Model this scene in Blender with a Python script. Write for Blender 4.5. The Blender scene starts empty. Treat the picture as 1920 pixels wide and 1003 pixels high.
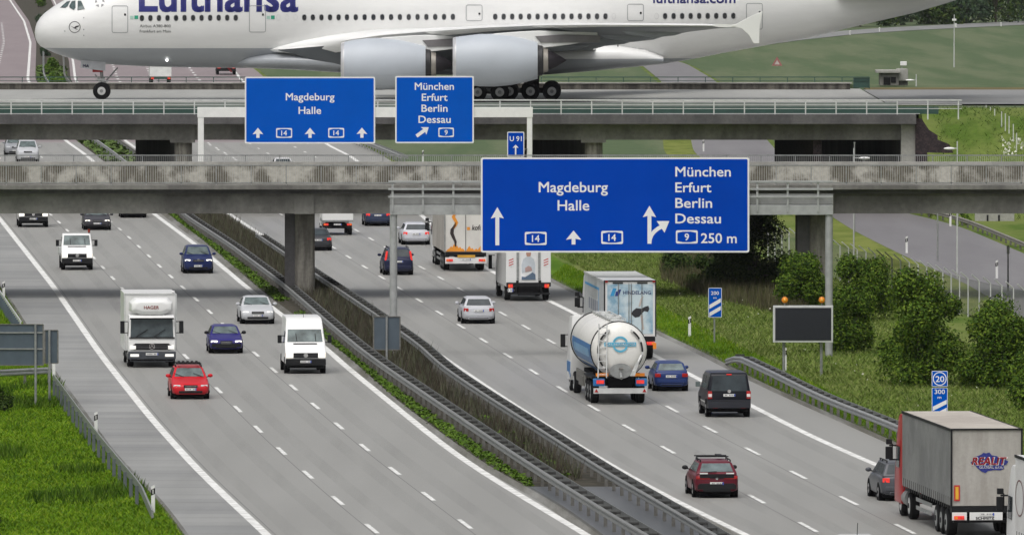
import bpy, bmesh, math, random
import numpy as np
from mathutils import Vector, Matrix
R = math.radians
scene = bpy.context.scene
C = scene.collection
rng = random.Random(7)
HAZE = 0.000016

# ------------------------------------------------------------------ camera, world, sun, exposure
F, HC, U0, V0, VH = 20200.0, 23.0, 960.0, 501.5, -205.0
PITCH = math.atan((V0 - VH) / F)
cam_d = bpy.data.cameras.new('camera')
cam = bpy.data.objects.new('camera', cam_d); C.objects.link(cam)
cam.location = (0, 0, HC); cam.rotation_euler = (R(90) - PITCH, 0, 0)
cam_d.sensor_width = 36.0; cam_d.lens = F / 1920.0 * 36.0
cam_d.clip_start = 1.0; cam_d.clip_end = 9000.0
scene.camera = cam

SUN_EL, SUN_AZ = 62.0, 200.0          # azimuth clockwise from +Y
world = bpy.data.worlds.new('World'); scene.world = world
world.use_nodes = True
wn, wl = world.node_tree.nodes, world.node_tree.links
wn.clear()
sky = wn.new('ShaderNodeTexSky'); sky.sky_type = 'NISHITA'; sky.sun_disc = False
sky.sun_elevation = R(SUN_EL); sky.sun_rotation = R(SUN_AZ)
sky.dust_density = 6.0; sky.air_density = 1.0; sky.ozone_density = 1.0
hs = wn.new('ShaderNodeHueSaturation'); hs.inputs['Saturation'].default_value = 0.22
bg = wn.new('ShaderNodeBackground'); bg.inputs['Strength'].default_value = 0.13
wo = wn.new('ShaderNodeOutputWorld')
wl.new(sky.outputs[0], hs.inputs['Color']); wl.new(hs.outputs[0], bg.inputs[0]); wl.new(bg.outputs[0], wo.inputs[0])
sd = bpy.data.lights.new('sun', 'SUN'); sd.energy = 1.1; sd.angle = R(55); sd.color = (1.0, 0.97, 0.93)
sun = bpy.data.objects.new('sun', sd); C.objects.link(sun)
sv = Vector((math.sin(R(SUN_AZ)) * math.cos(R(SUN_EL)), math.cos(R(SUN_AZ)) * math.cos(R(SUN_EL)), math.sin(R(SUN_EL))))
sun.rotation_euler = sv.to_track_quat('Z', 'Y').to_euler()
scene.view_settings.view_transform = 'Standard'
scene.view_settings.look = 'None'
scene.view_settings.exposure = 0.0
scene.view_settings.gamma = 1.0

# ------------------------------------------------------------------ picture measurements -> world points
CP, SP = math.cos(PITCH), math.sin(PITCH)
def ray(u, v):
    a, b = (u - U0) / F, (v - V0) / F
    y = CP - b * SP; z = -SP - b * CP
    return a / y, z / y                       # x and z slope per metre of y
def G(u, v, z=0.0):
    sx, sz = ray(u, v); d = (z - HC) / sz
    return Vector((sx * d, d, z))
def P(u, v, d):
    sx, sz = ray(u, v)
    return Vector((sx * d, d, HC + sz * d))

# ------------------------------------------------------------------ materials
def S(r, g, b):
    f = lambda c: (c / 255 / 12.92) if c / 255 <= .04045 else ((c / 255 + .055) / 1.055) ** 2.4
    return (f(r), f(g), f(b))
MATS = {}
def nt(name):
    m = bpy.data.materials.new(name); m.use_nodes = True
    n, l = m.node_tree.nodes, m.node_tree.links
    return m, n, l, n['Principled BSDF']
def noise(n, l, scale, vec, detail=4.0, rough=.55, stretch=None):
    if stretch:
        mp = n.new('ShaderNodeMapping'); mp.inputs['Scale'].default_value = stretch
        l.new(vec, mp.inputs[0]); vec = mp.outputs[0]
    t = n.new('ShaderNodeTexNoise'); t.inputs['Scale'].default_value = scale
    t.inputs['Detail'].default_value = detail; t.inputs['Roughness'].default_value = rough
    l.new(vec, t.inputs['Vector']); return t.outputs[0]
def ramp(n, l, fac, stops):
    r = n.new('ShaderNodeValToRGB'); e = r.color_ramp.elements
    while len(e) < len(stops): e.new(.5)
    for k, (p, c) in zip(e, stops):
        k.position = p; k.color = (*c, 1) if len(c) == 3 else c
    l.new(fac, r.inputs[0]); return r.outputs[0]
def mix(n, l, fac, a, b, mode='MIX'):
    m = n.new('ShaderNodeMix'); m.data_type = 'RGBA'; m.blend_type = mode
    for s, x in ((0, fac), (6, a), (7, b)):
        if hasattr(x, 'links'): l.new(x, m.inputs[s])
        elif s == 0: m.inputs[s].default_value = x
        else: m.inputs[s].default_value = (*x, 1)
    return m.outputs[2]
def M(name, col, rough=.5, metal=0.0, var=.10, scale=2.0, coat=0.0, bump=0.0, emit=0.0, ecol=None, spec=None):
    if name in MATS: return MATS[name]
    m, n, l, b = nt(name)
    tc = n.new('ShaderNodeTexCoord').outputs['Object']
    f = noise(n, l, scale, tc)
    lo = tuple(c * (1 - var) for c in col); hi = tuple(min(1, c * (1 + var)) for c in col)
    l.new(ramp(n, l, f, [(.3, lo), (.7, hi)]), b.inputs['Base Color'])
    b.inputs['Roughness'].default_value = rough; b.inputs['Metallic'].default_value = metal
    b.inputs['Coat Weight'].default_value = coat; b.inputs['Coat Roughness'].default_value = .06
    if spec is not None: b.inputs['Specular IOR Level'].default_value = spec
    if bump:
        bp = n.new('ShaderNodeBump'); bp.inputs['Strength'].default_value = bump
        l.new(noise(n, l, scale * 8, tc), bp.inputs['Height']); l.new(bp.outputs[0], b.inputs['Normal'])
    if emit:
        b.inputs['Emission Color'].default_value = (*(ecol or col), 1); b.inputs['Emission Strength'].default_value = emit
    MATS[name] = m; return m
def paint(name, col, rough=.28, grime=.12):
    "car paint with road grime gathering on the lower body"
    m, n, l, b = nt(name)
    tc = n.new('ShaderNodeTexCoord').outputs['Object']
    sp = n.new('ShaderNodeSeparateXYZ'); l.new(tc, sp.inputs[0])
    g = noise(n, l, 2.5, tc)
    mr = n.new('ShaderNodeMapRange'); mr.inputs[1].default_value = .9; mr.inputs[2].default_value = .15
    mr.inputs[3].default_value = 0; mr.inputs[4].default_value = 1.0
    l.new(sp.outputs[2], mr.inputs[0])
    mu = n.new('ShaderNodeMath'); mu.operation = 'MULTIPLY'; l.new(mr.outputs[0], mu.inputs[0]); l.new(g, mu.inputs[1])
    l.new(mix(n, l, mu.outputs[0], col, tuple(c * .75 + .018 for c in col)), b.inputs['Base Color'])
    b.inputs['Roughness'].default_value = rough; b.inputs['Specular IOR Level'].default_value = .22; b.inputs['Coat Weight'].default_value = .10; b.inputs['Coat Roughness'].default_value = .1
    return m
def two_tone(name, c1, c2, scale, lo=.42, hi=.58, rough=.9, stretch=None, bump=.3, c3=None, scale2=None, spec=.2, amp=.5):
    m, n, l, b = nt(name)
    tc = n.new('ShaderNodeTexCoord').outputs['Object']
    f = noise(n, l, scale, tc, 6, .6, stretch)
    col = ramp(n, l, f, [(lo, c1), (hi, c2)])
    f2 = noise(n, l, scale2 or scale * 9, tc, 5, .65)
    col = mix(n, l, amp, col, ramp(n, l, f2, [(.3, (.35, .35, .35)), (.7, (1.0, 1.0, 1.0))]), 'MULTIPLY')
    if c3:
        f3 = noise(n, l, scale * .23, tc, 3)
        col = mix(n, l, ramp(n, l, f3, [(.45, (0, 0, 0)), (.6, (1, 1, 1))]), col, c3)
    l.new(col, b.inputs['Base Color']); b.inputs['Roughness'].default_value = rough
    b.inputs['Specular IOR Level'].default_value = spec
    if bump:
        bp = n.new('ShaderNodeBump'); bp.inputs['Strength'].default_value = bump; bp.inputs['Distance'].default_value = .05
        l.new(f2, bp.inputs['Height']); l.new(bp.outputs[0], b.inputs['Normal'])
    return m
def leafmat(name, cols, rough=.75, sc=.5):
    m, n, l, b = nt(name)
    g = n.new('ShaderNodeNewGeometry')
    tc = n.new('ShaderNodeTexCoord').outputs['Object']
    f = noise(n, l, sc, tc, 3)
    k = len(cols) - 1
    c = ramp(n, l, g.outputs['Random Per Island'], [(i / k, x) for i, x in enumerate(cols)])
    c = mix(n, l, .55, c, ramp(n, l, f, [(.35, (.55, .6, .5)), (.65, (1.15, 1.1, 1.0))]), 'MULTIPLY')
    l.new(c, b.inputs['Base Color']); b.inputs['Roughness'].default_value = rough
    b.inputs['Specular IOR Level'].default_value = .08
    return m

# ------------------------------------------------------------------ mesh helpers
class MB:
    def __init__(s): s.v = []; s.f = []; s.m = []; s.mats = []
    def mi(s, mat):
        if mat not in s.mats: s.mats.append(mat)
        return s.mats.index(mat)
    def add(s, vs, fs, mat):
        o = len(s.v); s.v += [tuple(p) for p in vs]; i = s.mi(mat)
        for f in fs: s.f.append(tuple(o + k for k in f)); s.m.append(i)
        return s
    def box(s, c, d, mat, rot=None):
        h = [x / 2 for x in d]; vs = []
        for z in (-1, 1):
            for x, y in ((-1, -1), (1, -1), (1, 1), (-1, 1)):
                p = Vector((x * h[0], y * h[1], z * h[2]))
                if rot is not None: p = rot @ p
                vs.append(p + Vector(c))
        return s.add(vs, [(3, 2, 1, 0), (4, 5, 6, 7), (0, 1, 5, 4), (1, 2, 6, 5), (2, 3, 7, 6), (3, 0, 4, 7)], mat)
    def bar(s, p, q, w, h, mat):
        p, q = Vector(p), Vector(q); d = (q - p).normalized()
        a = d.cross(Vector((0, 0, 1)))
        a = Vector((1, 0, 0)) if a.length < 1e-4 else a.normalized()
        b = a.cross(d).normalized()
        vs = [x + a * i * w / 2 + b * j * h / 2 for x in (p, q) for i, j in ((-1, -1), (1, -1), (1, 1), (-1, 1))]
        return s.add(vs, [(3, 2, 1, 0), (4, 5, 6, 7), (0, 1, 5, 4), (1, 2, 6, 5), (2, 3, 7, 6), (3, 0, 4, 7)], mat)
    def tube(s, p, q, r, mat, n=10, r2=None, cap=True):
        p, q = Vector(p), Vector(q); d = (q - p).normalized()
        a = d.orthogonal().normalized(); b = d.cross(a); r2 = r if r2 is None else r2
        ring = lambda o, k: [o + (a * math.cos(2 * math.pi * i / n) + b * math.sin(2 * math.pi * i / n)) * k for i in range(n)]
        return s.loft([ring(p, r), ring(q, r2)], mat, cap=cap)
    def loft(s, rings, mat, cap=True, closed=True):
        n = len(rings[0]); vs = [p for r in rings for p in r]; fs = []
        for j in range(len(rings) - 1):
            for i in range(n if closed else n - 1):
                a, b = j * n + i, j * n + (i + 1) % n
                fs.append((a, b, b + n, a + n))
        if cap: fs += [tuple(range(n - 1, -1, -1)), tuple(range((len(rings) - 1) * n, len(rings) * n))]
        return s.add(vs, fs, mat)
    def prism(s, poly, fr, th, mat):
        "2D polygon (a,b) mapped by fr(a,b,t); t = 0 and th"
        n = len(poly)
        vs = [fr(a, b, 0) for a, b in poly] + [fr(a, b, th) for a, b in poly]
        return s.add(vs, [tuple(range(n - 1, -1, -1)), tuple(range(n, 2 * n))] + [(i, (i + 1) % n, n + (i + 1) % n, n + i) for i in range(n)], mat)
    def disc(s, c, axis, r, th, mat, n=20, r2=None):
        c, ax = Vector(c), Vector(axis).normalized()
        return s.tube(c, c + ax * th, r, mat, n, r2)
    def ell(s, c, r, mat, n=10, k=7):
        c = Vector(c)
        rings = [[c + Vector((r[0] * math.sin(t) * math.cos(a), r[1] * math.sin(t) * math.sin(a), r[2] * math.cos(t)))
                  for a in (2 * math.pi * i / n for i in range(n))] for t in (.05 + (math.pi - .1) * j / k for j in range(k + 1))]
        return s.loft(rings, mat)
    def build(s, name, parent=None, smooth=None, bevel=0, seg=2, loc=None, rot=None, subsurf=0, bang=.5):
        me = bpy.data.meshes.new(name); me.from_pydata(s.v, [], s.f); me.update()
        for m in s.mats: me.materials.append(m)
        me.polygons.foreach_set('material_index', s.m)
        bm = bmesh.new(); bm.from_mesh(me)
        bmesh.ops.recalc_face_normals(bm, faces=bm.faces[:])
        if bevel:
            es = [e for e in bm.edges if len(e.link_faces) == 2 and e.calc_face_angle(0) > bang]
            bmesh.ops.bevel(bm, geom=es, offset=bevel, segments=seg, profile=.6, affect='EDGES', clamp_overlap=True)
        bm.to_mesh(me); bm.free()
        if smooth is not None:
            me.polygons.foreach_set('use_smooth', [True] * len(me.polygons))
            me.set_sharp_from_angle(angle=R(smooth))
        o = bpy.data.objects.new(name, me); C.objects.link(o)
        if parent: o.parent = parent
        if loc is not None: o.location = loc
        if rot is not None: o.rotation_euler = rot
        if subsurf:
            md = o.modifiers.new('s', 'SUBSURF'); md.levels = md.render_levels = subsurf
        return o
def tag(o, label=None, cat=None, group=None, kind=None):
    if label: o['label'] = label
    if cat: o['category'] = cat
    if group: o['group'] = group
    if kind: o['kind'] = kind
    return o
def thing(name, label, cat, loc=(0, 0, 0), rz=0.0, group=None):
    o = bpy.data.objects.new(name, None); C.objects.link(o)
    o.empty_display_size = .3
    o.location = loc; o.rotation_euler = (0, 0, rz)
    return tag(o, label, cat, group)
def dup(o, parent=None):
    c = o.copy(); C.objects.link(c)
    if parent: c.parent = parent
    for ch in list(o.children): dup(ch, c)
    return c
def struct(o): o['kind'] = 'structure'; return o

_TX = {}
def text2d(txt, bold=0.0):
    "glyph outlines as flat triangles, normalised to cap height 1; returns verts, faces, width"
    key = (txt, bold)
    if key in _TX: return _TX[key]
    def mk(t):
        cu = bpy.data.curves.new('t', 'FONT'); cu.body = t; cu.size = 1.0; cu.offset = bold; cu.resolution_u = 3
        ob = bpy.data.objects.new('t', cu); C.objects.link(ob)
        dg = bpy.context.evaluated_depsgraph_get(); dg.update()
        me = bpy.data.meshes.new_from_object(ob.evaluated_get(dg))
        vs = [(v.co.x, v.co.y) for v in me.vertices]; fs = [tuple(p.vertices) for p in me.polygons]
        bpy.data.objects.remove(ob); bpy.data.curves.remove(cu); bpy.data.meshes.remove(me)
        return vs, fs
    hv, _ = mk('H'); ch = max(y for x, y in hv) - min(0, min(y for x, y in hv))
    vs, fs = mk(txt)
    x0 = min(x for x, y in vs); x1 = max(x for x, y in vs)
    out = ([((x - x0) / ch, y / ch) for x, y in vs], fs, (x1 - x0) / ch)
    _TX[key] = out; return out
def text_to(mb, txt, fr, mat, x, y, cap, width=None, align='l', bold=.012, t=.004, slices=None):
    "writes txt with baseline-left (x,y), cap height, optional exact width, through frame fr(a,b,t)"
    vs, fs, w = text2d(txt, 0.0)
    sx = (width / w) if width else cap
    W = w * sx
    if align == 'c': x -= W / 2
    pts = [(x + a * sx, y + b * cap) for a, b in vs]
    if slices:
        bm = bmesh.new(); bv = [bm.verts.new((a, b, 0)) for a, b in pts]
        for f in fs:
            try: bm.faces.new([bv[k] for k in f])
            except ValueError: pass
        lo = min(b for a, b in pts); hi = max(b for a, b in pts); yy = lo + slices
        while yy < hi:
            bmesh.ops.bisect_plane(bm, geom=bm.verts[:] + bm.edges[:] + bm.faces[:], plane_co=(0, yy, 0), plane_no=(0, 1, 0)); yy += slices
        bm.verts.index_update(); pts = [(q.co.x, q.co.y) for q in bm.verts]; fs = [tuple(q.index for q in f.verts) for f in bm.faces]; bm.free()
    e = bold * cap * .9                      # weight: shifted copies, a hair apart
    for k, (i, j) in enumerate(((-1, -1), (1, 1), (-1, 1), (1, -1)) if bold else ((0, 0),)):
        mb.add([fr(a + i * e, b + j * e, t + k * .0008) for a, b in pts], fs, mat)

# lines of the road as smooth functions x(y), from measured picture points on the ground
class Line:
    def __init__(s, pts, z=0.0, far=None, sig=10.0):
        w = sorted([(p.y, p.x) for p in (G(u, v, z) for u, v in pts)])
        if far: w += [(y, x) for y, x in far if y > w[-1][0]]; w.sort()
        ys = np.array([a for a, b in w]); xs = np.array([b for a, b in w])
        s.y = np.arange(250., 2420., 2.)
        x = np.interp(s.y, ys, xs)
        k0 = (xs[1] - xs[0]) / (ys[1] - ys[0]) if len(ys) > 1 else 0
        k1 = (xs[-1] - xs[-2]) / (ys[-1] - ys[-2]) if len(ys) > 1 else 0
        x = np.where(s.y < ys[0], xs[0] + (s.y - ys[0]) * k0, x); x = np.where(s.y > ys[-1], xs[-1] + (s.y - ys[-1]) * k1, x)
        n = int(sig * 3 / 2); g = np.exp(-.5 * (np.arange(-n, n + 1) * 2 / sig) ** 2); g /= g.sum()
        pad = np.concatenate([x[0] + (x[1] - x[0]) * np.arange(-n, 0), x, x[-1] + (x[-1] - x[-2]) * np.arange(1, n + 1)])
        s.x = np.convolve(pad, g, 'valid')
    def __call__(s, y): return float(np.interp(y, s.y, s.x))
    def dir(s, y):
        d = Vector((s(y + 6) - s(y - 6), 12, 0)); return d.normalized()
    def off(s, d):
        o = Line.__new__(Line); o.y = s.y; o.x = s.x + d; return o
def strip(mb, a, b, y0, y1, z, mat, step=4.0):
    ys = list(np.arange(y0, y1, step)) + [y1]; vs = []; fs = []
    for i, y in enumerate(ys):
        vs += [(a(y), y, z), (b(y), y, z)]
        if i: fs.append((2 * i - 2, 2 * i - 1, 2 * i + 1, 2 * i))
    mb.add(vs, fs, mat)
# ------------------------------------------------------------------ materials of the setting
WHITE = M('white_metal', (.78, .78, .76), .4, var=.05)
GALV = M('galvanised_steel', (.30, .31, .305), .45, .35, var=.2, scale=5)
GALVD = M('weathered_steel', (.17, .165, .15), .6, .25, var=.3, scale=6)
GALVL = M('light_steel', (.58, .59, .58), .5, .15, var=.12)
BLACK = M('black_rubber', (.012, .012, .013), .8, spec=.15)
DARK = M('dark_plastic', (.014, .0145, .016), .55, spec=.2)
DKGREEN = M('green_paint', (.03, .075, .06), .5)
SIGNB = M('sign_blue', (.0, .052, .42), .9, var=.05, scale=.5, spec=.03)
SIGNB2 = M('sign_blue_pale', (.0, .088, .50), .9, var=.05, scale=.5, spec=.03)  # lighter blue; on the far gantry signs the colour stands in for haze
SIGNW = M('sign_white', (.80, .80, .80), .4, var=.03)
SIGNK = M('sign_back_grey', (.075, .10, .125), .55, var=.12, scale=1.5)
LINEW = two_tone('road_paint', (.62, .62, .6), (.82, .82, .80), 1.5, amp=.15, bump=.1)
def road_mat(name, c1, c2, joint=None):
    m = two_tone(name, c1, c2, .06, .35, .65, .50, stretch=(5, .35, 1), bump=0, scale2=14, spec=.45, amp=.22)
    if joint:
        n, l = m.node_tree.nodes, m.node_tree.links; b = n['Principled BSDF']
        src = b.inputs['Base Color'].links[0].from_socket
        tc = n.new('ShaderNodeTexCoord').outputs['Object']; sp = n.new('ShaderNodeSeparateXYZ'); l.new(tc, sp.inputs[0])
        a = n.new('ShaderNodeMath'); a.operation = 'DIVIDE'; a.inputs[1].default_value = joint; l.new(sp.outputs[1], a.inputs[0])
        fl = n.new('ShaderNodeMath'); fl.operation = 'FLOOR'; l.new(a.outputs[0], fl.inputs[0])
        wn_ = n.new('ShaderNodeTexWhiteNoise'); wn_.noise_dimensions = '1D'; l.new(fl.outputs[0], wn_.inputs['W'])
        c = ramp(n, l, wn_.outputs[0], [(0, (.84, .845, .86)), (.6, (1, 1, 1)), (1, (1.08, 1.08, 1.08))])  # random slab tones; their contrast also paints the wet sheen streaks
        l.new(mix(n, l, 1.0, src, c, 'MULTIPLY'), b.inputs['Base Color'])
    return m
def dark_band(m):
    "darker blotchy band across the lanes around the overpass"
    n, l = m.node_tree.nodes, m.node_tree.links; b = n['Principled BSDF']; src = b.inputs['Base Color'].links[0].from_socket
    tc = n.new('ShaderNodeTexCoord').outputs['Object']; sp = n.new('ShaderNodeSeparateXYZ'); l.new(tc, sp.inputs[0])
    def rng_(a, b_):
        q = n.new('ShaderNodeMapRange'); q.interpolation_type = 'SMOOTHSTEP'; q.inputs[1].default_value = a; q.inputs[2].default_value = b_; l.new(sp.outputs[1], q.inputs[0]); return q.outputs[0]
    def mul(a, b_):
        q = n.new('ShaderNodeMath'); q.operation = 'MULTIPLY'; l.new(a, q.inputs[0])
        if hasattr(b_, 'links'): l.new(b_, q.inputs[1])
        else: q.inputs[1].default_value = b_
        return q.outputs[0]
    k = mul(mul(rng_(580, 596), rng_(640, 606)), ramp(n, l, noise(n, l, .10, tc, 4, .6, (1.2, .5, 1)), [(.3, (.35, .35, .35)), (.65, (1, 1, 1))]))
    l.new(mix(n, l, mul(k, .40), src, (.13, .135, .15)), b.inputs['Base Color']); return m  # mixes a darker bluish grey into that band
ROAD = dark_band(road_mat('concrete_road', (.285, .281, .264), (.32, .316, .298)))
SHOULDER = dark_band(road_mat('shoulder_concrete', (.272, .272, .262), (.325, .326, .315), joint=2.5))
PINKROAD = road_mat('reddish_road', (.25, .20, .205), (.29, .235, .24))
SIDEROAD = road_mat('side_road_asphalt', (.17, .16, .165), (.215, .205, .21))
TAXI = road_mat('taxiway_concrete', (.33, .33, .31), (.40, .40, .375))
TAXI2 = road_mat('taxiway_asphalt', (.21, .21, .205), (.26, .26, .255))
WETASPH = road_mat('median_asphalt', (.085, .092, .10), (.15, .155, .165))
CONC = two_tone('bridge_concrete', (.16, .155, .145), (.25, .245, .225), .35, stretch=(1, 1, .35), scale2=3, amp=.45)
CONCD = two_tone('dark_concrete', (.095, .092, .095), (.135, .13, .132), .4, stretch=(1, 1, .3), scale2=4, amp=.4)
CONCL = two_tone('pale_concrete', (.36, .355, .33), (.44, .43, .40), .5, scale2=5, amp=.35)
COLUMN = two_tone('column_concrete', (.17, .16, .14), (.29, .275, .24), 1.6, stretch=(2.5, 2.5, .25), scale2=6, amp=.4)
STAIN = two_tone('stained_concrete', (.16, .145, .115), (.54, .52, .46), .75, .43, .57, stretch=(1, 1, .8), scale2=5, amp=.5)
BRICK = two_tone('dark_brick', (.035, .028, .032), (.07, .05, .055), 6, scale2=20, amp=.5)
SOIL = two_tone('median_soil', (.045, .042, .032), (.09, .08, .06), 1.2, bump=0)
GRASS = two_tone('meadow_grass', (.085, .145, .02), (.15, .20, .045), .35, c3=(.15, .18, .05), scale2=2.2, amp=.5, stretch=(1, .2, 1), spec=.08, bump=0)
LAWN = two_tone('mown_grass', (.07, .15, .008), (.12, .22, .015), .3, scale2=3, amp=.5, stretch=(1, .25, 1), spec=.08, bump=0)
FARG = two_tone('far_grass', (.095, .135, .068), (.135, .165, .092), .16, stretch=(1, .05, 1), scale2=.5, amp=.35, spec=.08, bump=0)  # paler, greyer green; distance haze is put into the colour
YGRASS = two_tone('yellow_grass', (.13, .17, .03), (.20, .23, .055), .5, scale2=3, amp=.4, stretch=(1, .3, 1), spec=.08, bump=0)
RGRASS = two_tone('reddish_grass', (.13, .10, .05), (.17, .15, .06), .3, scale2=3, amp=.4, bump=0)

# ------------------------------------------------------------------ road lines
farLR = [(u, v) for u, v in ((160, 290), (120, 262), (52, 150), (55, 110), (57, 80), (45, 40), (18, 0))]
LR = Line([(287, 400), (367, 459), (473, 547), (530, 592), (610, 651), (640, 680), (740, 761), (838, 840), (924, 898), (1007, 947), (1099, 1002)] + farLR)
LL = Line([(0, 411), (100, 537), (191, 668), (284, 785), (375, 885), (501, 1003)], far=[(y, LR(y) - 11.5) for y in range(800, 2400, 40)])
L1 = Line([(110, 416), (125, 431), (175, 482), (212, 522), (347, 667), (411, 733), (448, 768), (486, 807), (531, 848), (580, 892), (635, 940), (698, 991)], far=[(y, LR(y) - 7.7) for y in range(800, 2400, 40)])
L2 = Line([(222, 427), (259, 461), (298, 498), (343, 539), (394, 585), (480, 664), (552, 728), (638, 800), (687, 842), (743, 885), (806, 932), (875, 984)], far=[(y, LR(y) - 4.0) for y in range(800, 2400, 40)])
LO = Line([(0, 537), (43, 604), (100, 698), (150, 765), (214, 855), (300, 938), (347, 1003)], far=[(y, LL(y) - 3.2) for y in range(660, 2400, 40)])
LI = Line([(313, 400), (377, 447), (493, 547), (530, 574), (653, 668), (750, 755), (847, 825), (931, 885), (994, 913), (1054, 949), (1124, 1002)], far=[(y, LR(y) + .9) for y in range(800, 2400, 40)])
RL = Line([(428, 400), (537, 471), (590, 507), (640, 541), (717, 591), (827, 667), (927, 735), (1041, 808), (1134, 865), (1208, 908), (1280, 945), (1400, 1003), (272, 290), (232, 262), (141, 150), (137, 115), (107, 14), (100, 0)])
RA = Line([(655, 483), (719, 522), (784, 562), (862, 610), (948, 664), (1054, 730), (1114, 765), (1179, 802), (1253, 843), (1422, 937), (1520, 990)], far=[(y, RL(y) + 3.6) for y in range(760, 2400, 40)])
RB = Line([(668, 432), (726, 466), (793, 503), (867, 544), (939, 586), (1031, 639), (1260, 767), (1330, 804), (1410, 845), (1497, 890), (1593, 939), (1699, 992)], far=[(y, RL(y) + 7.2) for y in range(800, 2400, 40)])
RR = Line([(903, 499), (1023, 561), (1067, 582), (1220, 662), (1285, 698), (1405, 758), (1514, 815), (1644, 872), (1920, 986), (661, 295), (614, 272), (452, 150), (443, 137)], far=[(y, RL(y) + 20.0) for y in range(1420, 2400, 40)])
RO = Line([(1030, 521), (1083, 547), (1227, 617), (1280, 642), (1335, 668), (1430, 718), (1671, 825), (1920, 935)], far=[(y, RR(y) + 3.0) for y in range(700, 2400, 40)])
RI = RL.off(-.55)

# ------------------------------------------------------------------ ground and roads
mb = MB(); xs = [-3000, -600, -200, -60, 0, 60, 200, 600, 3000]; ys = [100, 300, 500, 700, 900, 1200, 1800, 3000, 6500]
mb.add([(x, y, -.06) for y in ys for x in xs], [(j * 9 + i, j * 9 + i + 1, j * 9 + i + 10, j * 9 + i + 9) for j in range(8) for i in range(8)], GRASS)
struct(mb.build('ground'))
def sheet(name, a, b, y0, y1, z, mat):
    mb = MB(); strip(mb, a, b, y0, y1, z, mat); return struct(mb.build(name))
mid = lambda A, B, t: (lambda y: A(y) * (1 - t) + B(y) * t)
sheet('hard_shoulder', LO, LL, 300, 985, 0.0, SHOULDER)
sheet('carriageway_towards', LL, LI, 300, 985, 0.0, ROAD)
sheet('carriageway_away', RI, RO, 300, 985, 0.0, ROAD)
sheet('reddish_carriageway_towards', LO, LI, 985, 2400, 0.0, PINKROAD)
sheet('reddish_carriageway_away', RI, RO, 985, 2400, 0.0, PINKROAD)
sheet('median_ground', LI, RI, 416, 2400, -.02, SOIL)
sheet('median_crossing', LI, RI, 300, 416, -.012, WETASPH)
mb = MB()
for ln, w, y0 in ((LL, .34, 300), (LR, .34, 300), (RL, .30, 300), (RR, .34, 300)):
    strip(mb, ln.off(-w / 2), ln.off(w / 2), y0, 2400, .006, LINEW)
def dashes(ln, vs, ext=(300, 985)):
    d0 = sum(G(960, v).y + 17.95 * i for i, v in vs) / len(vs)
    y = d0 + 17.95 * 14
    while y > ext[0]:
        if y < ext[1]: strip(mb, ln.off(-.085), ln.off(.085), y - 2.9, y + 2.9, .006, LINEW, 3)
        y -= 17.95
dashes(L2, [(0, 427), (4, 498), (8, 585), (11, 664), (14, 763), (17, 885), (19, 984)])
dashes(L1, [(0, 416), (4, 482), (6, 522), (12, 667), (15, 768), (18, 892), (20, 991)])
dashes(RA, [(0, 483), (4, 562), (8, 664), (11, 765), (13, 843), (16, 990)])
dashes(RB, [(0, 432), (4, 503), (8, 586), (14, 767), (17, 890), (19, 992)])
for k, ln in enumerate((RL.off(7.1), RL.off(10.9), RL.off(14.4))):
    for i in range(9): strip(mb, ln.off(-.1), ln.off(.1), 900 + 17.95 * i + 5 * k, 904 + 17.95 * i + 5 * k, .006, LINEW, 3)
for k, ln in enumerate((RL.off(5.2), RL.off(9.5), RL.off(15.0), LR.off(-4), LR.off(-7.8))):
    for i in range(40): strip(mb, ln.off(-.16), ln.off(.16), 1150 + 17.95 * i + 5 * k, 1156 + 17.95 * i + 5 * k, .006, LINEW, 3)
struct(mb.build('road_markings'))
mb = MB(); JT = M('joint_tar', (.17, .17, .165), .7)
for ln in (L1, L2, RA, RB): strip(mb, ln.off(-.16), ln.off(-.12), 300, 900, .003, JT)
strip(mb, LL.off(.3), LL.off(.34), 300, 900, .003, JT)
y = 310
while y < 820:
    strip(mb, lambda q: LO(q), lambda q: LL(q) - .2, y, y + .09, .003, JT, 1); y += 5
struct(mb.build('road_joints'))

# faint darker wheel tracks in each lane and a dirty strip along the pavement edges
def thin(name, col, a):
    m, n, l, b = nt(name); b.inputs['Base Color'].default_value = (*col, 1); b.inputs['Roughness'].default_value = .5
    tr = n.new('ShaderNodeBsdfTransparent'); ms = n.new('ShaderNodeMixShader'); tc = n.new('ShaderNodeTexCoord').outputs['Object']
    f = ramp(n, l, noise(n, l, .25, tc, 5, .65, (3, .12, 1)), [(.3, (0, 0, 0)), (.75, (a, a, a))])
    l.new(f, ms.inputs[0]); l.new(tr.outputs[0], ms.inputs[1]); l.new(b.outputs[0], ms.inputs[2]); l.new(ms.outputs[0], n['Material Output'].inputs[0]); return m
TRK = thin('wheel_track', (.16, .157, .15), .10)
mb = MB()
for ln, d in ((LL, 1.0), (LL, 2.8), (L1, 1.0), (L1, 2.7), (L2, 1.0), (L2, 2.8), (RL, .9), (RL, 2.6), (RA, .9), (RA, 2.6), (RB, 1.0), (RB, 2.9)): strip(mb, ln.off(d - .3), ln.off(d + .3), 300, 980, .0015, TRK)
struct(mb.build('wheel_tracks'))
DIRT = thin('edge_dirt', (.12, .11, .075), .75)
mb = MB()
for ln, a, b_ in ((RO, -.45, .35), (LO, -.1, .15), (LI, -.5, .15), (RI, -.2, .35)): strip(mb, ln.off(a), ln.off(b_), 300, 800, .0022, DIRT)
struct(mb.build('edge_dirt'))

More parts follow.
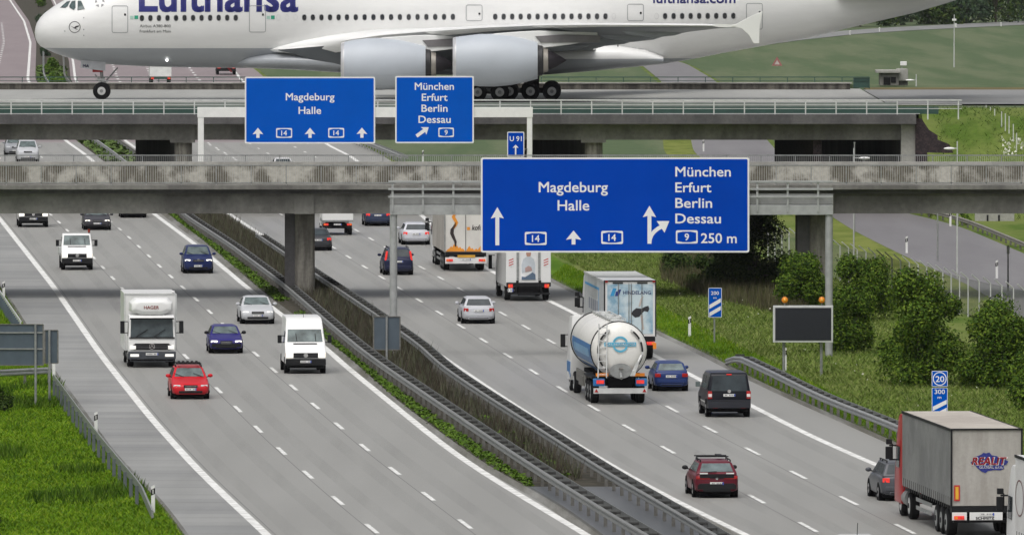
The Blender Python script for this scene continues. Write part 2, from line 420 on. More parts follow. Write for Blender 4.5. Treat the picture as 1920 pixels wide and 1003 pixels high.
# side road on the right, passing under the taxiway bridge
SRL = Line([(1920, 597), (1810, 530), (1700, 482), (1600, 432), (1548, 398)], far=[(850, 17.3), (950, 16), (1000, 16.6), (1308, 18), (1430, 17), (1600, 10)])
SRR = Line([(1920, 475), (1800, 424), (1740, 408), (1690, 398)], far=[(850, 23), (950, 23.4), (1308, 24.6), (1430, 23.2), (1600, 16)])
sheet('side_road', SRL, SRR, 540, 1600, -.01, SIDEROAD)
sheet('side_verge', SRL.off(-2.6), SRL, 560, 1000, -.02, YGRASS)
mb = MB(); strip(mb, lambda y: RO(y), lambda y: RO(y) + 2.2, 300, 700, -.02, LAWN); struct(mb.build('mown_verge'))
mb = MB(); strip(mb, lambda y: LO(y) - 60, lambda y: LO(y), 300, 700, -.025, LAWN); struct(mb.build('roadside_grass'))

# plateau at taxiway level, right of the bridge (its foot slopes down to the road)
ZT = 7.28
def smooth(t): t = max(0, min(1, t)); return t * t * (3 - 2 * t)
def terrain(name, X, Y, hf, mat):
    mb = MB(); nx = len(X)
    mb.add([(x, y, hf(x, y)) for y in Y for x in X], [(j * nx + i, j * nx + i + 1, j * nx + i + nx + 1, j * nx + i + nx) for j in range(len(Y) - 1) for i in range(nx - 1)], mat)
    o = mb.build(name, smooth=60); return struct(o)
def hR(x, y):
    a = smooth((y - 752) / 33); b = 1 if x > 29.6 else 0
    return (ZT - .04) * a * b - .08 + .1 * math.sin(x * .7 + y * .31) * (1 if y < 780 else 0) * a
terrain('embankment', [22.6, 23.4, 24.2, 25, 26, 27.4, 29.5, 29.7, 31, 34.6, 38, 45, 55, 70, 90, 130, 200, 320],
        [720, 735, 752, 755, 758, 761, 764, 767, 770, 773, 776, 779, 782, 785.9], hR, GRASS)
terrain('airfield_plateau', [27.7, 27.8, 29.5, 34.6, 45, 70, 130, 320], [786, 820, 850, 880, 888, 896, 905, 915], lambda x, y: (ZT - .04) * (x > 27.75) * (1 - smooth((y - 886) / 26)) - .08, FARG)
mb = MB(); strip(mb, lambda y: SRR(y) + .5, lambda y: 420, 960, 2600, -.035, FARG, 40); struct(mb.build('far_meadow'))
mb = MB(); strip(mb, lambda y: RR(y) + 3.5, lambda y: SRL(y) - .5, 900, 2600, -.035, FARG, 40); struct(mb.build('far_meadow'))
terrain('embankment_opposite', [-320, -200, -100, -80, -72, -66], [720, 735, 750, 765, 775, 786, 850, 866],
        lambda x, y: (ZT - .04) * smooth((y - 728) / 58) * smooth((-66 - x) / 6) - .08, FARG)
mb = MB(); strip(mb, lambda y: 27.7, lambda y: 320, 793, 850, ZT + .01, TAXI2, 20); struct(mb.build('taxiway'))
mb = MB(); strip(mb, lambda y: 28, lambda y: 320, 851, 861, ZT - .01, RGRASS, 20); struct(mb.build('dry_grass_strip'))
mb = MB(); pts = [(1300, 108), (1400, 90), (1500, 76), (1600, 65), (1700, 58), (1800, 53), (1920, 47), (2050, 41)]
q = [G(u, v) for u, v in pts]
mb.add([(p.x, p.y, .02) for p in q] + [(p.x, p.y + 45, .02) for p in q], [(i, i + 1, i + 1 + len(q), i + len(q)) for i in range(len(q) - 1)], TAXI2)
struct(mb.build('perimeter_road'))

# ------------------------------------------------------------------ taxiway bridge
def xat(u, d): return (u - U0) / F * d
tb = thing('taxiway_bridge', 'wide grey concrete taxiway bridge carrying the airliner across the motorway', 'bridge', (0, 770, 0))
def Bx(name, x0, x1, y0, y1, z0, z1, mat, par, oy, bevel=0):
    mb = MB(); mb.box(((x0 + x1) / 2, (y0 + y1) / 2 - oy, (z0 + z1) / 2), (x1 - x0, y1 - y0, z1 - z0), mat); return mb.build(name, par, bevel=bevel)
Bx('deck', -72, 27.6, 772.5, 855, 6.6, ZT, TAXI, tb, 770)
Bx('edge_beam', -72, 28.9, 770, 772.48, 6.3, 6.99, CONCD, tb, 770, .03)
Bx('girder', -72, 27.9, 771.4, 854, 5.15, 6.28, CONC, tb, 770)
for k, (u0, u1) in enumerate(((328, 360), (1097, 1129))):
    mb = MB(); x0, x1 = xat(u0, 773), xat(u1, 773); sh = -.0718 * 76
    mb.loft([[(x0, 2, 0), (x1, 2, 0), (x1, 2, 5.14), (x0, 2, 5.14)], [(x0 + sh, 78, 0), (x1 + sh, 78, 0), (x1 + sh, 78, 5.14), (x0 + sh, 78, 5.14)]], CONCD)  # underpass shade is put into this darker concrete colour
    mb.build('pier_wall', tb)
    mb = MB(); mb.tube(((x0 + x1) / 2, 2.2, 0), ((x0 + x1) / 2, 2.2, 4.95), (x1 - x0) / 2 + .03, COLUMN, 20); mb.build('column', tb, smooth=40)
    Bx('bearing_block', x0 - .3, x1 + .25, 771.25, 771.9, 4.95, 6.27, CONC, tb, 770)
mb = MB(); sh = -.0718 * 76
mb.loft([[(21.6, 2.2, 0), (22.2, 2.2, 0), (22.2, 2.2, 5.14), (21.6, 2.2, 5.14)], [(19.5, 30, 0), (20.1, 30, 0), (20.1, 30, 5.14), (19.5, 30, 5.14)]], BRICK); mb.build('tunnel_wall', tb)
mb = MB(); mb.loft([[(27.95, 2.2, 0), (28.9, 2.2, 0), (28.9, 2.2, 6.25), (27.95, 2.2, 6.25)], [(27.95 + sh, 80, 0), (28.9 + sh, 80, 0), (28.9 + sh, 80, 5.1), (27.95 + sh, 80, 5.1)]], CONCD); mb.build('tunnel_wall', tb)  # shade inside the underpass painted as darker concrete
Bx('column', 27.85, 28.95, 771, 772.1, 0, 6.27, CONCL, tb, 770, .05)
mb = MB(); fr = lambda u, v, t: (P(u, v, 770.6 + t) - Vector((0, 770, 0)))
mb.prism([(1716, 222), (1728, 223), (1742, 244), (1758, 254), (1758, 262), (1780, 271), (1789, 290), (1790, 405), (1716, 405)], fr, .5, BRICK); mb.build('wing_wall', tb)
Bx('abutment', -75, -70, 771, 850, 0, 6.9, CONCD, tb, 770)
# rear parapet and green fence
rp = thing('parapet_wall', 'dark stained low parapet wall along the far side of the taxiway', 'wall', (0, 851, ZT))
Bx('wall', -72, xat(1594, 851), 851, 851.35, 0.003, .47, two_tone('parapet_stain', (.06, .055, .05), (.16, .15, .13), 1.1, stretch=(1, 1, .2)), rp, 851)
Bx('coping', -72, xat(1597, 851), 850.9, 851.45, .475, .56, CONCL, rp, 851)
gf = thing('green_fence', 'thin dark green rail fence behind the far parapet of the taxiway', 'fence', (0, 855.5, ZT))
for i in range(50):
    x = xat(1630, 855.5) - i * 2.17
    mb = MB(); mb.bar((x, 0, -.3), (x, 0, .9), .06, .06, DKGREEN); mb.build('post', gf)
mb = MB(); mb.bar((-72, 0, .9), (xat(1630, 855.5), 0, .9), .07, .07, DKGREEN); mb.bar((-72, 0, .62), (xat(1630, 855.5), 0, .62), .04, .04, DKGREEN); mb.build('rail', gf)
mb = MB(); mb.box((xat(1615, 855.5), .05, .45), (xat(1630, 855.5) - xat(1600, 855.5), .02, .8), DKGREEN); mb.build('panel', gf)
# front railing
fr_ = thing('bridge_railing', 'pale four-bar railing with dark green screen along the near edge of the taxiway bridge', 'railing', (0, 770.25, 6.99))
for i in range(52):
    x = xat(1797 - i * 57.3, 770.25)
    mb = MB(); mb.bar((x, 0, -.1 if i > 1 else -.35), (x, 0, 1.03), .09, .07, GALVL); mb.build('post', fr_)
for z, w in ((1.03, .10), (.70, .045), (.42, .045), (.06, .04)):
    mb = MB(); mb.bar((-68, -.02, z), (xat(1804 if z > .3 else 1725, 770), -.02, z), .06, w, GALVL); mb.build('rail', fr_)
Bx('screen', -72, xat(1760, 772), 772.1, 772.2, 0, .52, DKGREEN, fr_, 770.25)
Bx('kerb', -72, 27.6, 772.9, 773.3, .25, .80, M('kerb_green_grey', (.19, .22, .195), .7), fr_, 770.25)

# ------------------------------------------------------------------ front overpass
ob = thing('overpass', 'narrow weathered concrete overpass crossing in front of the taxiway bridge', 'bridge', (0, 606, 0))
Bx('deck', -70, 75, 607, 619, 6.026, 6.36, CONC, ob, 606)
Bx('edge_beam', -70, 75, 606, 607.2, 6.178, 6.441, CONC, ob, 606, .03)
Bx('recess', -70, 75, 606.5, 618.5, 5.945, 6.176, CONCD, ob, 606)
Bx('girder', -70, 75, 606.9, 618, 4.81, 5.94, CONC, ob, 606)
for u0, u1, um in ((541, 590, 553), (1501, 1561, 1517)):
    mb = MB(); x0, xm, x1 = xat(u0, 610), xat(um, 610), xat(u1, 610)
    mb.box(((x0 + xm) / 2, 5.2, 2.4), (xm - x0 + .4, 4.4, 4.940), CONCD); mb.build('pier', ob)
    mb = MB(); mb.box(((xm + x1) / 2, 3.6, 2.4), (x1 - xm, 1.6, 4.920), COLUMN); mb.build('column', ob, bevel=.3, seg=4, smooth=50)
    Bx('bearing_block', xm, x1, 606.75, 607.3, 4.79, 5.935, CONC, ob, 606)
bw = thing('barrier_wall', 'chipped and stained pale concrete barrier along the overpass', 'wall', (0, 612, 6.36))
mb = MB()
mb.box((2, 0, .53), (144, .3, 1.05), STAIN); mb.build('wall', bw)
Bx('coping', -70, 75, 611.8, 612.2, 1.056, 1.24, CONCL, bw, 612)
GALVP = M('picket_steel', (.42, .43, .42), .5, .2, var=.15)
def picket(name, label, y, z0, z1, span, pitch, w, root_z):
    t = thing(name, label, 'railing', (0, y, root_z))
    x0 = xat(-120, y); x1 = xat(2040, y); n = int((x1 - x0) / span)
    for i in range(n + 1):
        x = x0 + i * span
        mb = MB(); mb.bar((x, 0, z0 - .15), (x, 0, z1), .06, .06, GALV); mb.build('post', t)
        mb = MB()
        k = 1
        while k * pitch < span - .02:
            mb.bar((x + k * pitch, 0, z0), (x + k * pitch, 0, z1 - .03), w, w, GALVP); k += 1
        mb.build('baluster_panel', t)
    for z in (z0, z1):
        mb = MB(); mb.bar((x0, 0, z), (x1, 0, z), .06, .06, GALV); mb.build('rail', t)
    return t
picket('picket_railing', 'grey picket railing along the near edge of the weathered overpass', 606.2, .12, 1.10, 1.97, .13, .022, 6.441)
picket('picket_railing', 'grey picket railing along the far edge of the weathered overpass', 617.4, .12, 1.47, 1.97, .11, .018, 6.36)

# ------------------------------------------------------------------ guardrails
def beam(mb, fn, y0, y1, side, zt, mat, step=4.0, drop0=0, drop1=0):
    prof = [(0, 0), (.07, -.05), (.07, -.11), (.02, -.15), (.07, -.2), (.07, -.26), (0, -.31), (-.02, -.31), (-.02, 0)]
    ys = list(np.arange(y0, y1, step)) + [y1]; rings = []
    for y in ys:
        z = zt
        if drop0 and y < y0 + drop0: z = zt - (zt - .3) * (1 - (y - y0) / drop0)
        if drop1 and y > y1 - drop1: z = zt - (zt - .3) * (1 - (y1 - y) / drop1)
        rings.append([(fn(y) + side * a, y, z + b) for a, b in prof])
    mb.loft(rings, mat)
def guardrail(label, fn, y0, y1, mats, double=0.0, pitch=3.3, zt=.75, drop0=0, drop1=0, side=-1, post_off=.1, group=None):
    ox, oy = fn(y0), y0
    t = thing('guardrail', label, 'guardrail', (ox, oy, 0), group=group)
    sh = lambda y: fn(y + oy) - ox
    mb = MB(); beam(mb, sh, 0, y1 - y0, side, zt, mats[0], drop0=drop0, drop1=drop1); mb.build('rail', t, smooth=50)
    if double:
        mb = MB(); beam(mb, lambda y: sh(y) - side * double, 0, y1 - y0, -side, zt, mats[0], drop0=drop0, drop1=drop1); mb.build('rail', t, smooth=50)
    y = max(.5, drop0); k = 0; rest = MB(); restp = MB()
    while y < y1 - y0 - drop1 * .3:
        px = sh(y) - side * (double / 2 if double else post_off)
        a = MB() if k < 100 else restp
        a.box((px, y, zt / 2 - .07), (.13, .12, zt - .06), mats[1])
        if k < 100: a.build('post', t)
        if double:
            a = MB() if k < 100 else rest
            a.box((px, y, zt - .09), (double - .06, .12, .10), mats[2])
            if k < 100: a.build('spacer', t)
        y += pitch; k += 1
    if rest.v: tag(rest.build('spacers', t), kind='stuff')
    if restp.v: tag(restp.build('posts', t), kind='stuff')
    return t
def top_line(pts, zt=.75, **k): return Line(pts, z=zt, **k)
DKST = M('spacer_steel', (.05, .05, .048), .7, .2)
G1 = top_line([(343, 399), (433, 457), (533, 531), (633, 617), (697, 668), (790, 731), (874, 788), (974, 855), (1074, 918), (1191, 989), (1300, 1050)], far=[(y, LI(y) + 1.0) for y in range(800, 2400, 40)])
G2 = top_line([(804, 668), (904, 735), (984, 785), (1074, 842), (1134, 882), (1208, 922), (1280, 965), (1400, 1035)], far=[(y, RL(y) - 1.3) for y in range(520, 2400, 20)])
G1M = M('rail_steel_dark', (.21, .215, .21), .5, .25, var=.2, scale=4)
guardrail('long double-sided steel guardrail beside the strip of bright green plants in the median', G1, 330, 800, (G1M, GALVD, DKST), .52, zt=.76)
guardrail('double-sided steel guardrail on the far side of the dead brown median weeds', G2, 330, 700, (G1M, GALVD, DKST), .52, zt=.76)
guardrail('steel guardrail seen under the taxiway bridge beside the green median', LI.off(1.0), 860, 1500, (GALV, GALV, GALV), 0, 8)
guardrail('steel guardrail seen under the taxiway bridge along the far carriageway', RI.off(-.8), 860, 1500, (GALVD, GALV, GALV), 0, 8)
G3 = top_line([(1362, 655), (1390, 668), (1470, 705), (1547, 746), (1614, 768), (1679, 793), (1800, 850), (1920, 905)])
g3y0, g3y1 = G(1920, 905, .75).y, G(1362, 655, .75).y
guardrail('double-sided guardrail in the right-hand verge ending below the dark message board', G3, g3y0 - 30, g3y1, (GALV, GALVD, DKST), .5, pitch=2.6, drop1=6)
G4 = top_line([(100, 701), (180, 808), (234, 872), (262, 905), (280, 925)], zt=.8)
y4 = G(262, 905, .8).y
guardrail('guardrail with close dark posts running down the left grass verge to a sloped end', G4, y4 - 9, G(100, 701, .8).y, (GALV, M('post_dark', (.10, .115, .125), .6), GALVD), 0, 4.8, zt=.8, drop0=9, side=1, post_off=.12)
guardrail('short guardrail at the left picture edge above the grey sign backs', Line([(-40, 487), (0, 545), (38, 600)], z=.8), G(38, 600, .8).y, G(-40, 487, .8).y, (GALVL, SIGNK, GALVD), 0, 2.6, zt=.8, side=1)
pa, pb = G(-60, 700, .7), G(96, 692, .7)
t = thing('guardrail', 'cross guardrail under the grey sign backs joining the left verge rail', 'guardrail', (pa.x, pa.y, 0))
mb = MB(); n_ = 6
mb.loft([[((pb.x - pa.x) * k, (pb.y - pa.y) * k + b, .8 + c) for b, c in ((0, 0), (-.07, -.05), (-.07, -.11), (-.02, -.15), (-.07, -.2), (-.07, -.26), (0, -.31), (.02, -.31), (.02, 0))] for k in (0, 1)], GALV); mb.build('rail', t)
for k in (.35, .68, .97):
    mb = MB(); mb.box(((pb.x - pa.x) * k, (pb.y - pa.y) * k + .1, .35), (.12, .1, .8), GALVD); mb.build('post', t)
guardrail('low guardrail along the right edge of the side road beside the grass bank', SRR.off(.4), 600, 768, (M('rusty_rail', (.22, .21, .18), .7, .1, var=.3), GALVD, GALVD), 0, 4, zt=.55)
guardrail('guardrail at the far slip road seen below the blue exit sign', Line([(693, 268), (745, 288), (800, 312)], z=.75), 905, 1000, (GALV, GALV, GALV), .5, 4)

# ------------------------------------------------------------------ gantries
def pbox(mb, u0, v0, u1, v1, D, th, mat, oy, oz=0):
    a, b = P(u0, v1, D), P(u1, v0, D)
    mb.box(((a.x + b.x) / 2, D + th / 2 - oy, (a.z + b.z) / 2 - oz), (b.x - a.x, th, b.z - a.z), mat)
D1 = 532.0
GAN = M('gantry_steel', (.37, .38, .375), .5, .2, var=.12, scale=3)
gt = thing('sign_gantry', 'grey steel cantilever walkway gantry carrying the largest blue sign', 'gantry', (xat(1555, D1), D1, 0))
ox = xat(1555, D1)
def gpart(name, boxes, mat=None):
    mb = MB()
    for u0, v0, u1, v1, d, th, m in boxes: 
        a, b = P(u0, v1, D1 + d), P(u1, v0, D1 + d)
        mb.box(((a.x + b.x) / 2 - ox, d + th / 2, (a.z + b.z) / 2), (b.x - a.x, th, b.z - a.z), m)
    return mb.build(name, gt, bevel=.008, seg=1)
mb = MB(); pz = P(737, 403, D1).z
for u, zt in ((737.5, pz), (1555, pz)):
    mb = MB(); x = xat(u, D1) - ox; mb.tube((x, .35, -.05), (x, .35, zt), .185, GAN, 16); mb.build('post', gt, smooth=40)
gpart('beam', [(731, 385, 1562, 403, .1, .7, GAN)])
gpart('toe_panel', [(731, 364, 1562, 383, .3, .03, M('panel_steel', (.33, .335, .33), .5, .2, var=.12))])
gpart('handrail', [(728, 339, 1562, 343, 0, .05, GAN)])
gpart('handrail', [(728, 353, 1562, 357, 0, .05, GAN)])
gpart('handrail', [(728, 367.5, 1562, 371, 0, .05, GAN)])
for u in range(736, 1560, 57): gpart('stanchion', [(u - 2, 340, u + 2, 398, .05, .06, GAN)])
D2 = 761.0
gt2 = thing('sign_gantry', 'white portal gantry frame in front of the taxiway bridge', 'gantry', (xat(375, D2), D2, 0)); ox2 = xat(375, D2)
for u0, u1 in ((371, 382), (988, 998)):
    a, b = P(u0, 220, D2), P(u1, 202, D2); mb = MB(); mb.box(((a.x + b.x) / 2 - ox2, .2, (a.z - .1) / 2), (b.x - a.x, .4, a.z + .1), WHITE); mb.build('post', gt2, bevel=.02)
mb = MB(); a, b = P(370, 220.5, D2), P(999, 201.5, D2); mb.box(((a.x + b.x) / 2 - ox2, .2, (a.z + b.z) / 2), (b.x - a.x, .46, b.z - a.z), WHITE); mb.build('beam', gt2, bevel=.02)

# ------------------------------------------------------------------ signs
def sign(name, label, cat, D, rect, items, blue, frame=3.3, th=.12, lo=0, poles=(), back=None, rad=4, base_v=None, group=None):
    u0, v0, u1, v1 = rect; s = F / D
    bz = 0 if poles else P(u0, v1, D).z
    o = Vector((xat((u0 + u1) / 2, D), D, bz))
    t = thing(name, label, cat, o, group=group)
    fr = lambda u, v, k: P(u, v, D - k) - o
    def rr(a0, b0, a1, b1, r):
        pts = []
        for cx, cy, st in ((a1 - r, b0 + r, -90), (a1 - r, b1 - r, 0), (a0 + r, b1 - r, 90), (a0 + r, b0 + r, 180)):
            for k in range(5): an = R(st + k * 22.5); pts.append((cx + r * math.cos(an), cy + r * math.sin(an)))
        return pts
    mb = MB(); mb.prism(rr(u0, v0, u1, v1, rad), lambda a, b, k: fr(a, b, -k), th, SIGNW if frame else blue); mb.build('border' if frame else 'panel', t)
    if frame:
        mb = MB(); mb.prism(rr(u0 + frame, v0 + frame, u1 - frame, v1 - frame, max(1, rad * .6)), lambda a, b, k: fr(a, b, .006 - k), .005, blue); mb.build('panel', t)
    for it in items:
        mb = MB(); kind = it[0]; nm = 'lettering'
        if kind == 'T':
            _, tx, x, y, cap, w = it; text_to(mb, tx, lambda a, b, k: fr(a, -b, .008 + k), SIGNW, x, -y, cap, w, bold=.018)
        elif kind == 'A':     # arrow: tip, tail, head width, head length, shaft width
            _, tx, ty, bx, by, hw, hl, sw = it; nm = 'arrow'
            d = Vector((tx - bx, ty - by)); L = d.length; d.normalize(); p = Vector((-d.y, d.x))
            q = lambda l, c: tuple(Vector((bx, by)) + d * l + p * c)
            mb.prism([q(0, sw / 2), q(L - hl, sw / 2), q(L - hl - hl * .12, hw / 2), q(L, 0), q(L - hl - hl * .12, -hw / 2), q(L - hl, -sw / 2), q(0, -sw / 2)], lambda a, b, k: fr(a, b, .012 + k), .003, SIGNW)
        elif kind == 'C':     # curved branch arrow
            nm = 'arrow'; _, path, w, head = it
            vs = []
            for i, p in enumerate(path):
                a = Vector(path[max(0, i - 1)]); b = Vector(path[min(len(path) - 1, i + 1)]); d = (b - a).normalized(); nn = Vector((-d.y, d.x)) * w / 2
                vs += [tuple(Vector(p) + nn), tuple(Vector(p) - nn)]
            mb.add([fr(a, b, .013) for a, b in vs], [(2 * i, 2 * i + 1, 2 * i + 3, 2 * i + 2) for i in range(len(path) - 1)], SIGNW)
            mb.add([fr(a, b, .015) for a, b in head], [(0, 1, 2)], SIGNW)
        elif kind == 'H':     # motorway number shield
            nm = 'number_shield'; _, a0, b0, a1, b1, tx = it
            w, h = a1 - a0, b1 - b0
            mb.prism(rr(a0, b0, a1, b1, h * .12), lambda a, b, k: fr(a, b, .010 + k), .002, SIGNW)
            q = lambda x, y: (a0 + w * x, b0 + h * y)
            mb.prism([q(.07, .19), q(.32, .10), q(.68, .10), q(.93, .19), q(.93, .81), q(.68, .90), q(.32, .90), q(.07, .81)], lambda a, b, k: fr(a, b, .0155 + k), .002, blue)
            text_to(mb, tx, lambda a, b, k: fr(a, -b, .017 + k), SIGNW, (a0 + a1) / 2, -(b0 + h * .76), h * .50, None, 'c', bold=.02)
        elif kind == 'P':
            nm = 'stripe'; mb.prism(it[1], lambda a, b, k: fr(a, b, .010 + k), .002, it[2] if len(it) > 2 else SIGNW)
        elif kind == 'R':     # ring
            nm = 'ring'; _, cx, cy, r0, r1 = it; N = 28
            vs = [fr(cx + r * math.cos(2 * math.pi * i / N), cy + r * math.sin(2 * math.pi * i / N), .012) for r in (r0, r1) for i in range(N)]
            mb.add(vs, [(i, (i + 1) % N, N + (i + 1) % N, N + i) for i in range(N)], SIGNW)
        mb.build(nm, t)
    for pu, pt in poles:
        mb = MB(); x = xat(pu, D) - o.x; mb.tube((x, th + .06, -.1), (x, th + .06, P(pu, pt, D).z), .045 if len(poles) < 2 else .06, GALV, 10); mb.build('pole', t, smooth=40)
    return t
sign('direction_sign', 'largest blue motorway sign, Magdeburg Halle ahead and four towns at the right with 250 m', 'road sign', D1 - .15, (901.5, 295.5, 1405, 473.5), [
    ('T', 'Magdeburg', 1010.4, 360.4, 18.8, 129), ('T', 'Halle', 1045.7, 394.6, 18.8, 59), ('T', 'München', 1266.5, 331, 17.8, 103.5),
    ('T', 'Erfurt', 1266.5, 360.4, 17.8, 67), ('T', 'Berlin', 1266.5, 389.6, 17.8, 68.5), ('T', 'Dessau', 1266.5, 418.7, 17.8, 85), ('T', '250 m', 1314.6, 455.6, 17.8, 66.5),
    ('H', 984, 434.8, 1025, 459.4, '14'), ('H', 1127.3, 433, 1168.2, 457.5, '14'), ('H', 1267.3, 431.8, 1308.2, 456.6, '9'),
    ('A', 932.5, 388.5, 932.5, 460, 24.5, 19, 7.3), ('A', 1075.4, 432.3, 1075.4, 458.5, 28.6, 15.5, 7.2), ('A', 1217.7, 386, 1217.7, 457, 25, 19, 7.3),
    ('C', [(1217.7, 457), (1218.5, 449), (1221.5, 441), (1227, 434), (1234, 428.5), (1242, 424.5)], 7.3, [(1231.3, 414.6), (1255, 414.6), (1246, 436.5)])], SIGNB)
sign('direction_sign', 'wide blue sign on the white gantry, Magdeburg Halle over three short arrows', 'road sign', D2 - .15, (459, 144.5, 703.5, 269.5), [
    ('T', 'Magdeburg', 536, 188.5, 13.2, 91), ('T', 'Halle', 560, 214, 13.2, 42),
    ('A', 483.6, 240, 483.6, 258.9, 20.3, 11, 6), ('A', 581.3, 240, 581.3, 258.9, 20.3, 11, 6), ('A', 678.6, 239.6, 678.6, 258.7, 20.3, 11, 6),
    ('H', 517.7, 240.6, 547.7, 258.9, '14'), ('H', 615.4, 240.3, 645.3, 258.6, '14')], SIGNB2, 2.7, rad=3)
sign('direction_sign', 'squarish blue sign on the white gantry, four town names over a slanting exit arrow', 'road sign', D2 - .15, (741, 143, 888.5, 269), [
    ('T', 'München', 777.9, 168.9, 13.2, 73), ('T', 'Erfurt', 791, 189.5, 13.2, 48), ('T', 'Berlin', 790.5, 210, 13.2, 48.5), ('T', 'Dessau', 784.9, 230.8, 13.2, 60),
    ('A', 803.8, 239, 780.9, 255.6, 17.5, 10.5, 6.5), ('H', 822, 239.8, 851, 257.4, '9')], SIGNB2, 2.7, rad=3)
t = sign('detour_sign', 'small upright blue detour sign U 91 beside the right post of the white gantry', 'road sign', D2 - 2.2, (951, 247.5, 983, 294.5), [
    ('T', 'U 91', 955.8, 264.8, 8.8, 22.3), ('A', 966.8, 271.5, 966.8, 290.5, 11.5, 5.5, 2.6)], SIGNB, 1.6, th=.05, rad=2)
mb = MB(); mb.bar((0, .1, .5), (xat(992, D2) - xat(967, D2), 2.5, .5), .05, .05, GALV); mb.build('bracket', t)
b3 = lambda u0, u1, v, h, sl: [(u0, v), (u1, v - sl), (u1, v - sl + h), (u0, v + h)]
sg = F / G(1340, 643).y
sign('countdown_sign', 'blue countdown sign 200 m with two white bars standing in the grass verge', 'road sign', G(1340, 643).y, (1328, 539.5, 1353.5, 595), [
    ('T', '200', 1333.2, 552.5, 6.2, 14.6), ('T', 'm', 1337.6, 560, 4, 5.6), ('P', b3(1330, 1351.5, 571.5, 7.5, 12.5)), ('P', b3(1330, 1351.5, 586, 7.5, 12.5))], SIGNB2, 1.0, th=.03, poles=((1340, 544),), rad=2)
Dk = G(1761, 862).y
t = sign('countdown_sign', 'blue countdown sign 300 m under a round number 20 plate beside the grey trailer', 'road sign', Dk, (1747, 726.5, 1777, 797), [
    ('T', '300', 1752.6, 738, 8, 19), ('T', 'm', 1758, 747, 5, 7), ('P', b3(1749, 1775, 762, 8, 13)), ('P', b3(1749, 1775, 777, 8, 13)), ('P', b3(1749, 1775, 792, 4, 8))], SIGNB2, 1.0, th=.03, poles=((1762, 700),), rad=2)
t2 = sign('exit_number_plate', 'square blue plate with number 20 in a ring on top of the 300 m sign', 'road sign', Dk - .04, (1747, 695, 1777, 724.5), [
    ('T', '20', 1754.4, 715.6, 10.6, 16), ('R', 1762, 709.8, 11.2, 12.9)], SIGNB2, 1.0, th=.03, rad=2)
# message board with amber lamps
Db = G(1505, 703).y
t = thing('message_board', 'large dark electronic message board in a pale frame with two amber lamps', 'message board', (xat(1506, Db), Db, 0))
ob_ = Vector((xat(1506, Db), Db, 0))
mb = MB(); pr = lambda u0, v0, u1, v1, y, th, m: (lambda a, b: mb.box(((a.x + b.x) / 2 - ob_.x, y + th / 2, (a.z + b.z) / 2), (b.x - a.x, th, b.z - a.z), m))(P(u0, v1, Db), P(u1, v0, Db))
pr(1449.5, 573, 1562, 642, 0, .3, GALVL); mb.build('housing', t, bevel=.02)
mb = MB(); pr(1453.5, 577, 1558.5, 638, -.02, .015, M('led_matrix', (.010, .012, .018), .45, var=.2, scale=8)); mb.build('screen', t)
for u in (1470.5, 1541):
    mb = MB(); x = xat(u, Db) - ob_.x; mb.tube((x, .4, -.1), (x, .4, P(u, 576, Db).z), .07, GALV, 12); mb.build('pole', t, smooth=40)
AMB = M('amber_lens', (.72, .24, .008), .25, emit=.06, ecol=(1, .42, .02))
for u in (1471.5, 1541):
    p = P(u, 562.3, Db) - ob_
    mb = MB(); mb.disc((p.x, -.04, p.z), (0, 1, 0), .155, .2, M('lamp_rim', (.45, .16, .01), .4), 24); mb.bar((p.x, .1, p.z - .3), (p.x, .1, p.z), .06, .06, GALV); l_ = mb.build('warning_lamp', t, smooth=40)
    mb = MB(); mb.ell((p.x, -.05, p.z), (.135, .06, .135), AMB, 20, 8); mb.build('lens', l_, smooth=60)
    mb = MB(); mb.ell((p.x, -.10, p.z), (.05, .03, .05), M('lens_core', (.95, .55, .1), .2), 12, 6); mb.build('reflector', l_, smooth=60)
# sign backs
def signback(label, rect, baseuv, bars, posts, D=None, group=None):
    D = D or G(*baseuv).y; o = Vector((xat((rect[0] + rect[2]) / 2, D), D, 0)); t = thing('traffic_sign', label, 'road sign', o, group=group)
    a, b = P(rect[0], rect[3], D), P(rect[2], rect[1], D)
    mb = MB(); mb.box(((a.x + b.x) / 2 - o.x, .06, (a.z + b.z) / 2), (b.x - a.x, .06, b.z - a.z), SIGNK); mb.build('panel', t, bevel=.02)
    mb = MB(); w = .035
    for x0, z0, x1, z1 in ((a.x, a.z, b.x, a.z), (b.x, a.z, b.x, b.z), (a.x, b.z, b.x, b.z), (a.x, a.z, a.x, b.z)): mb.bar((x0 - o.x, .02, z0), (x1 - o.x, .02, z1), .06, w, GALVD)
    mb.build('edge', t)
    for v in bars:
        mb = MB(); z = P(0, v, D).z; mb.bar((a.x - o.x + .03, 0, z), (b.x - o.x - .03, 0, z), .05, .06, GALV); mb.build('stiffener', t)
    for u in posts:
        mb = MB(); x = xat(u, D) - o.x; mb.tube((x, -.05, -.1), (x, -.05, b.z + .03), .055, GALV, 10); mb.build('pole', t, smooth=40)
    return t
signback('wide dark grey sign back at the left picture edge, on round poles', (-115, 608, 81, 684.5), (66, 760), (623.5, 654), (66, -80))
signback('narrow dark grey sign back just behind the wide one at the left verge', (84, 619, 108.5, 681), (95, 752), (), (92,))
signback('grey back of two upright sign plates at the foot of the median gantry post', (700.5, 593.5, 750, 655.5), (725, 694), (), (725,))
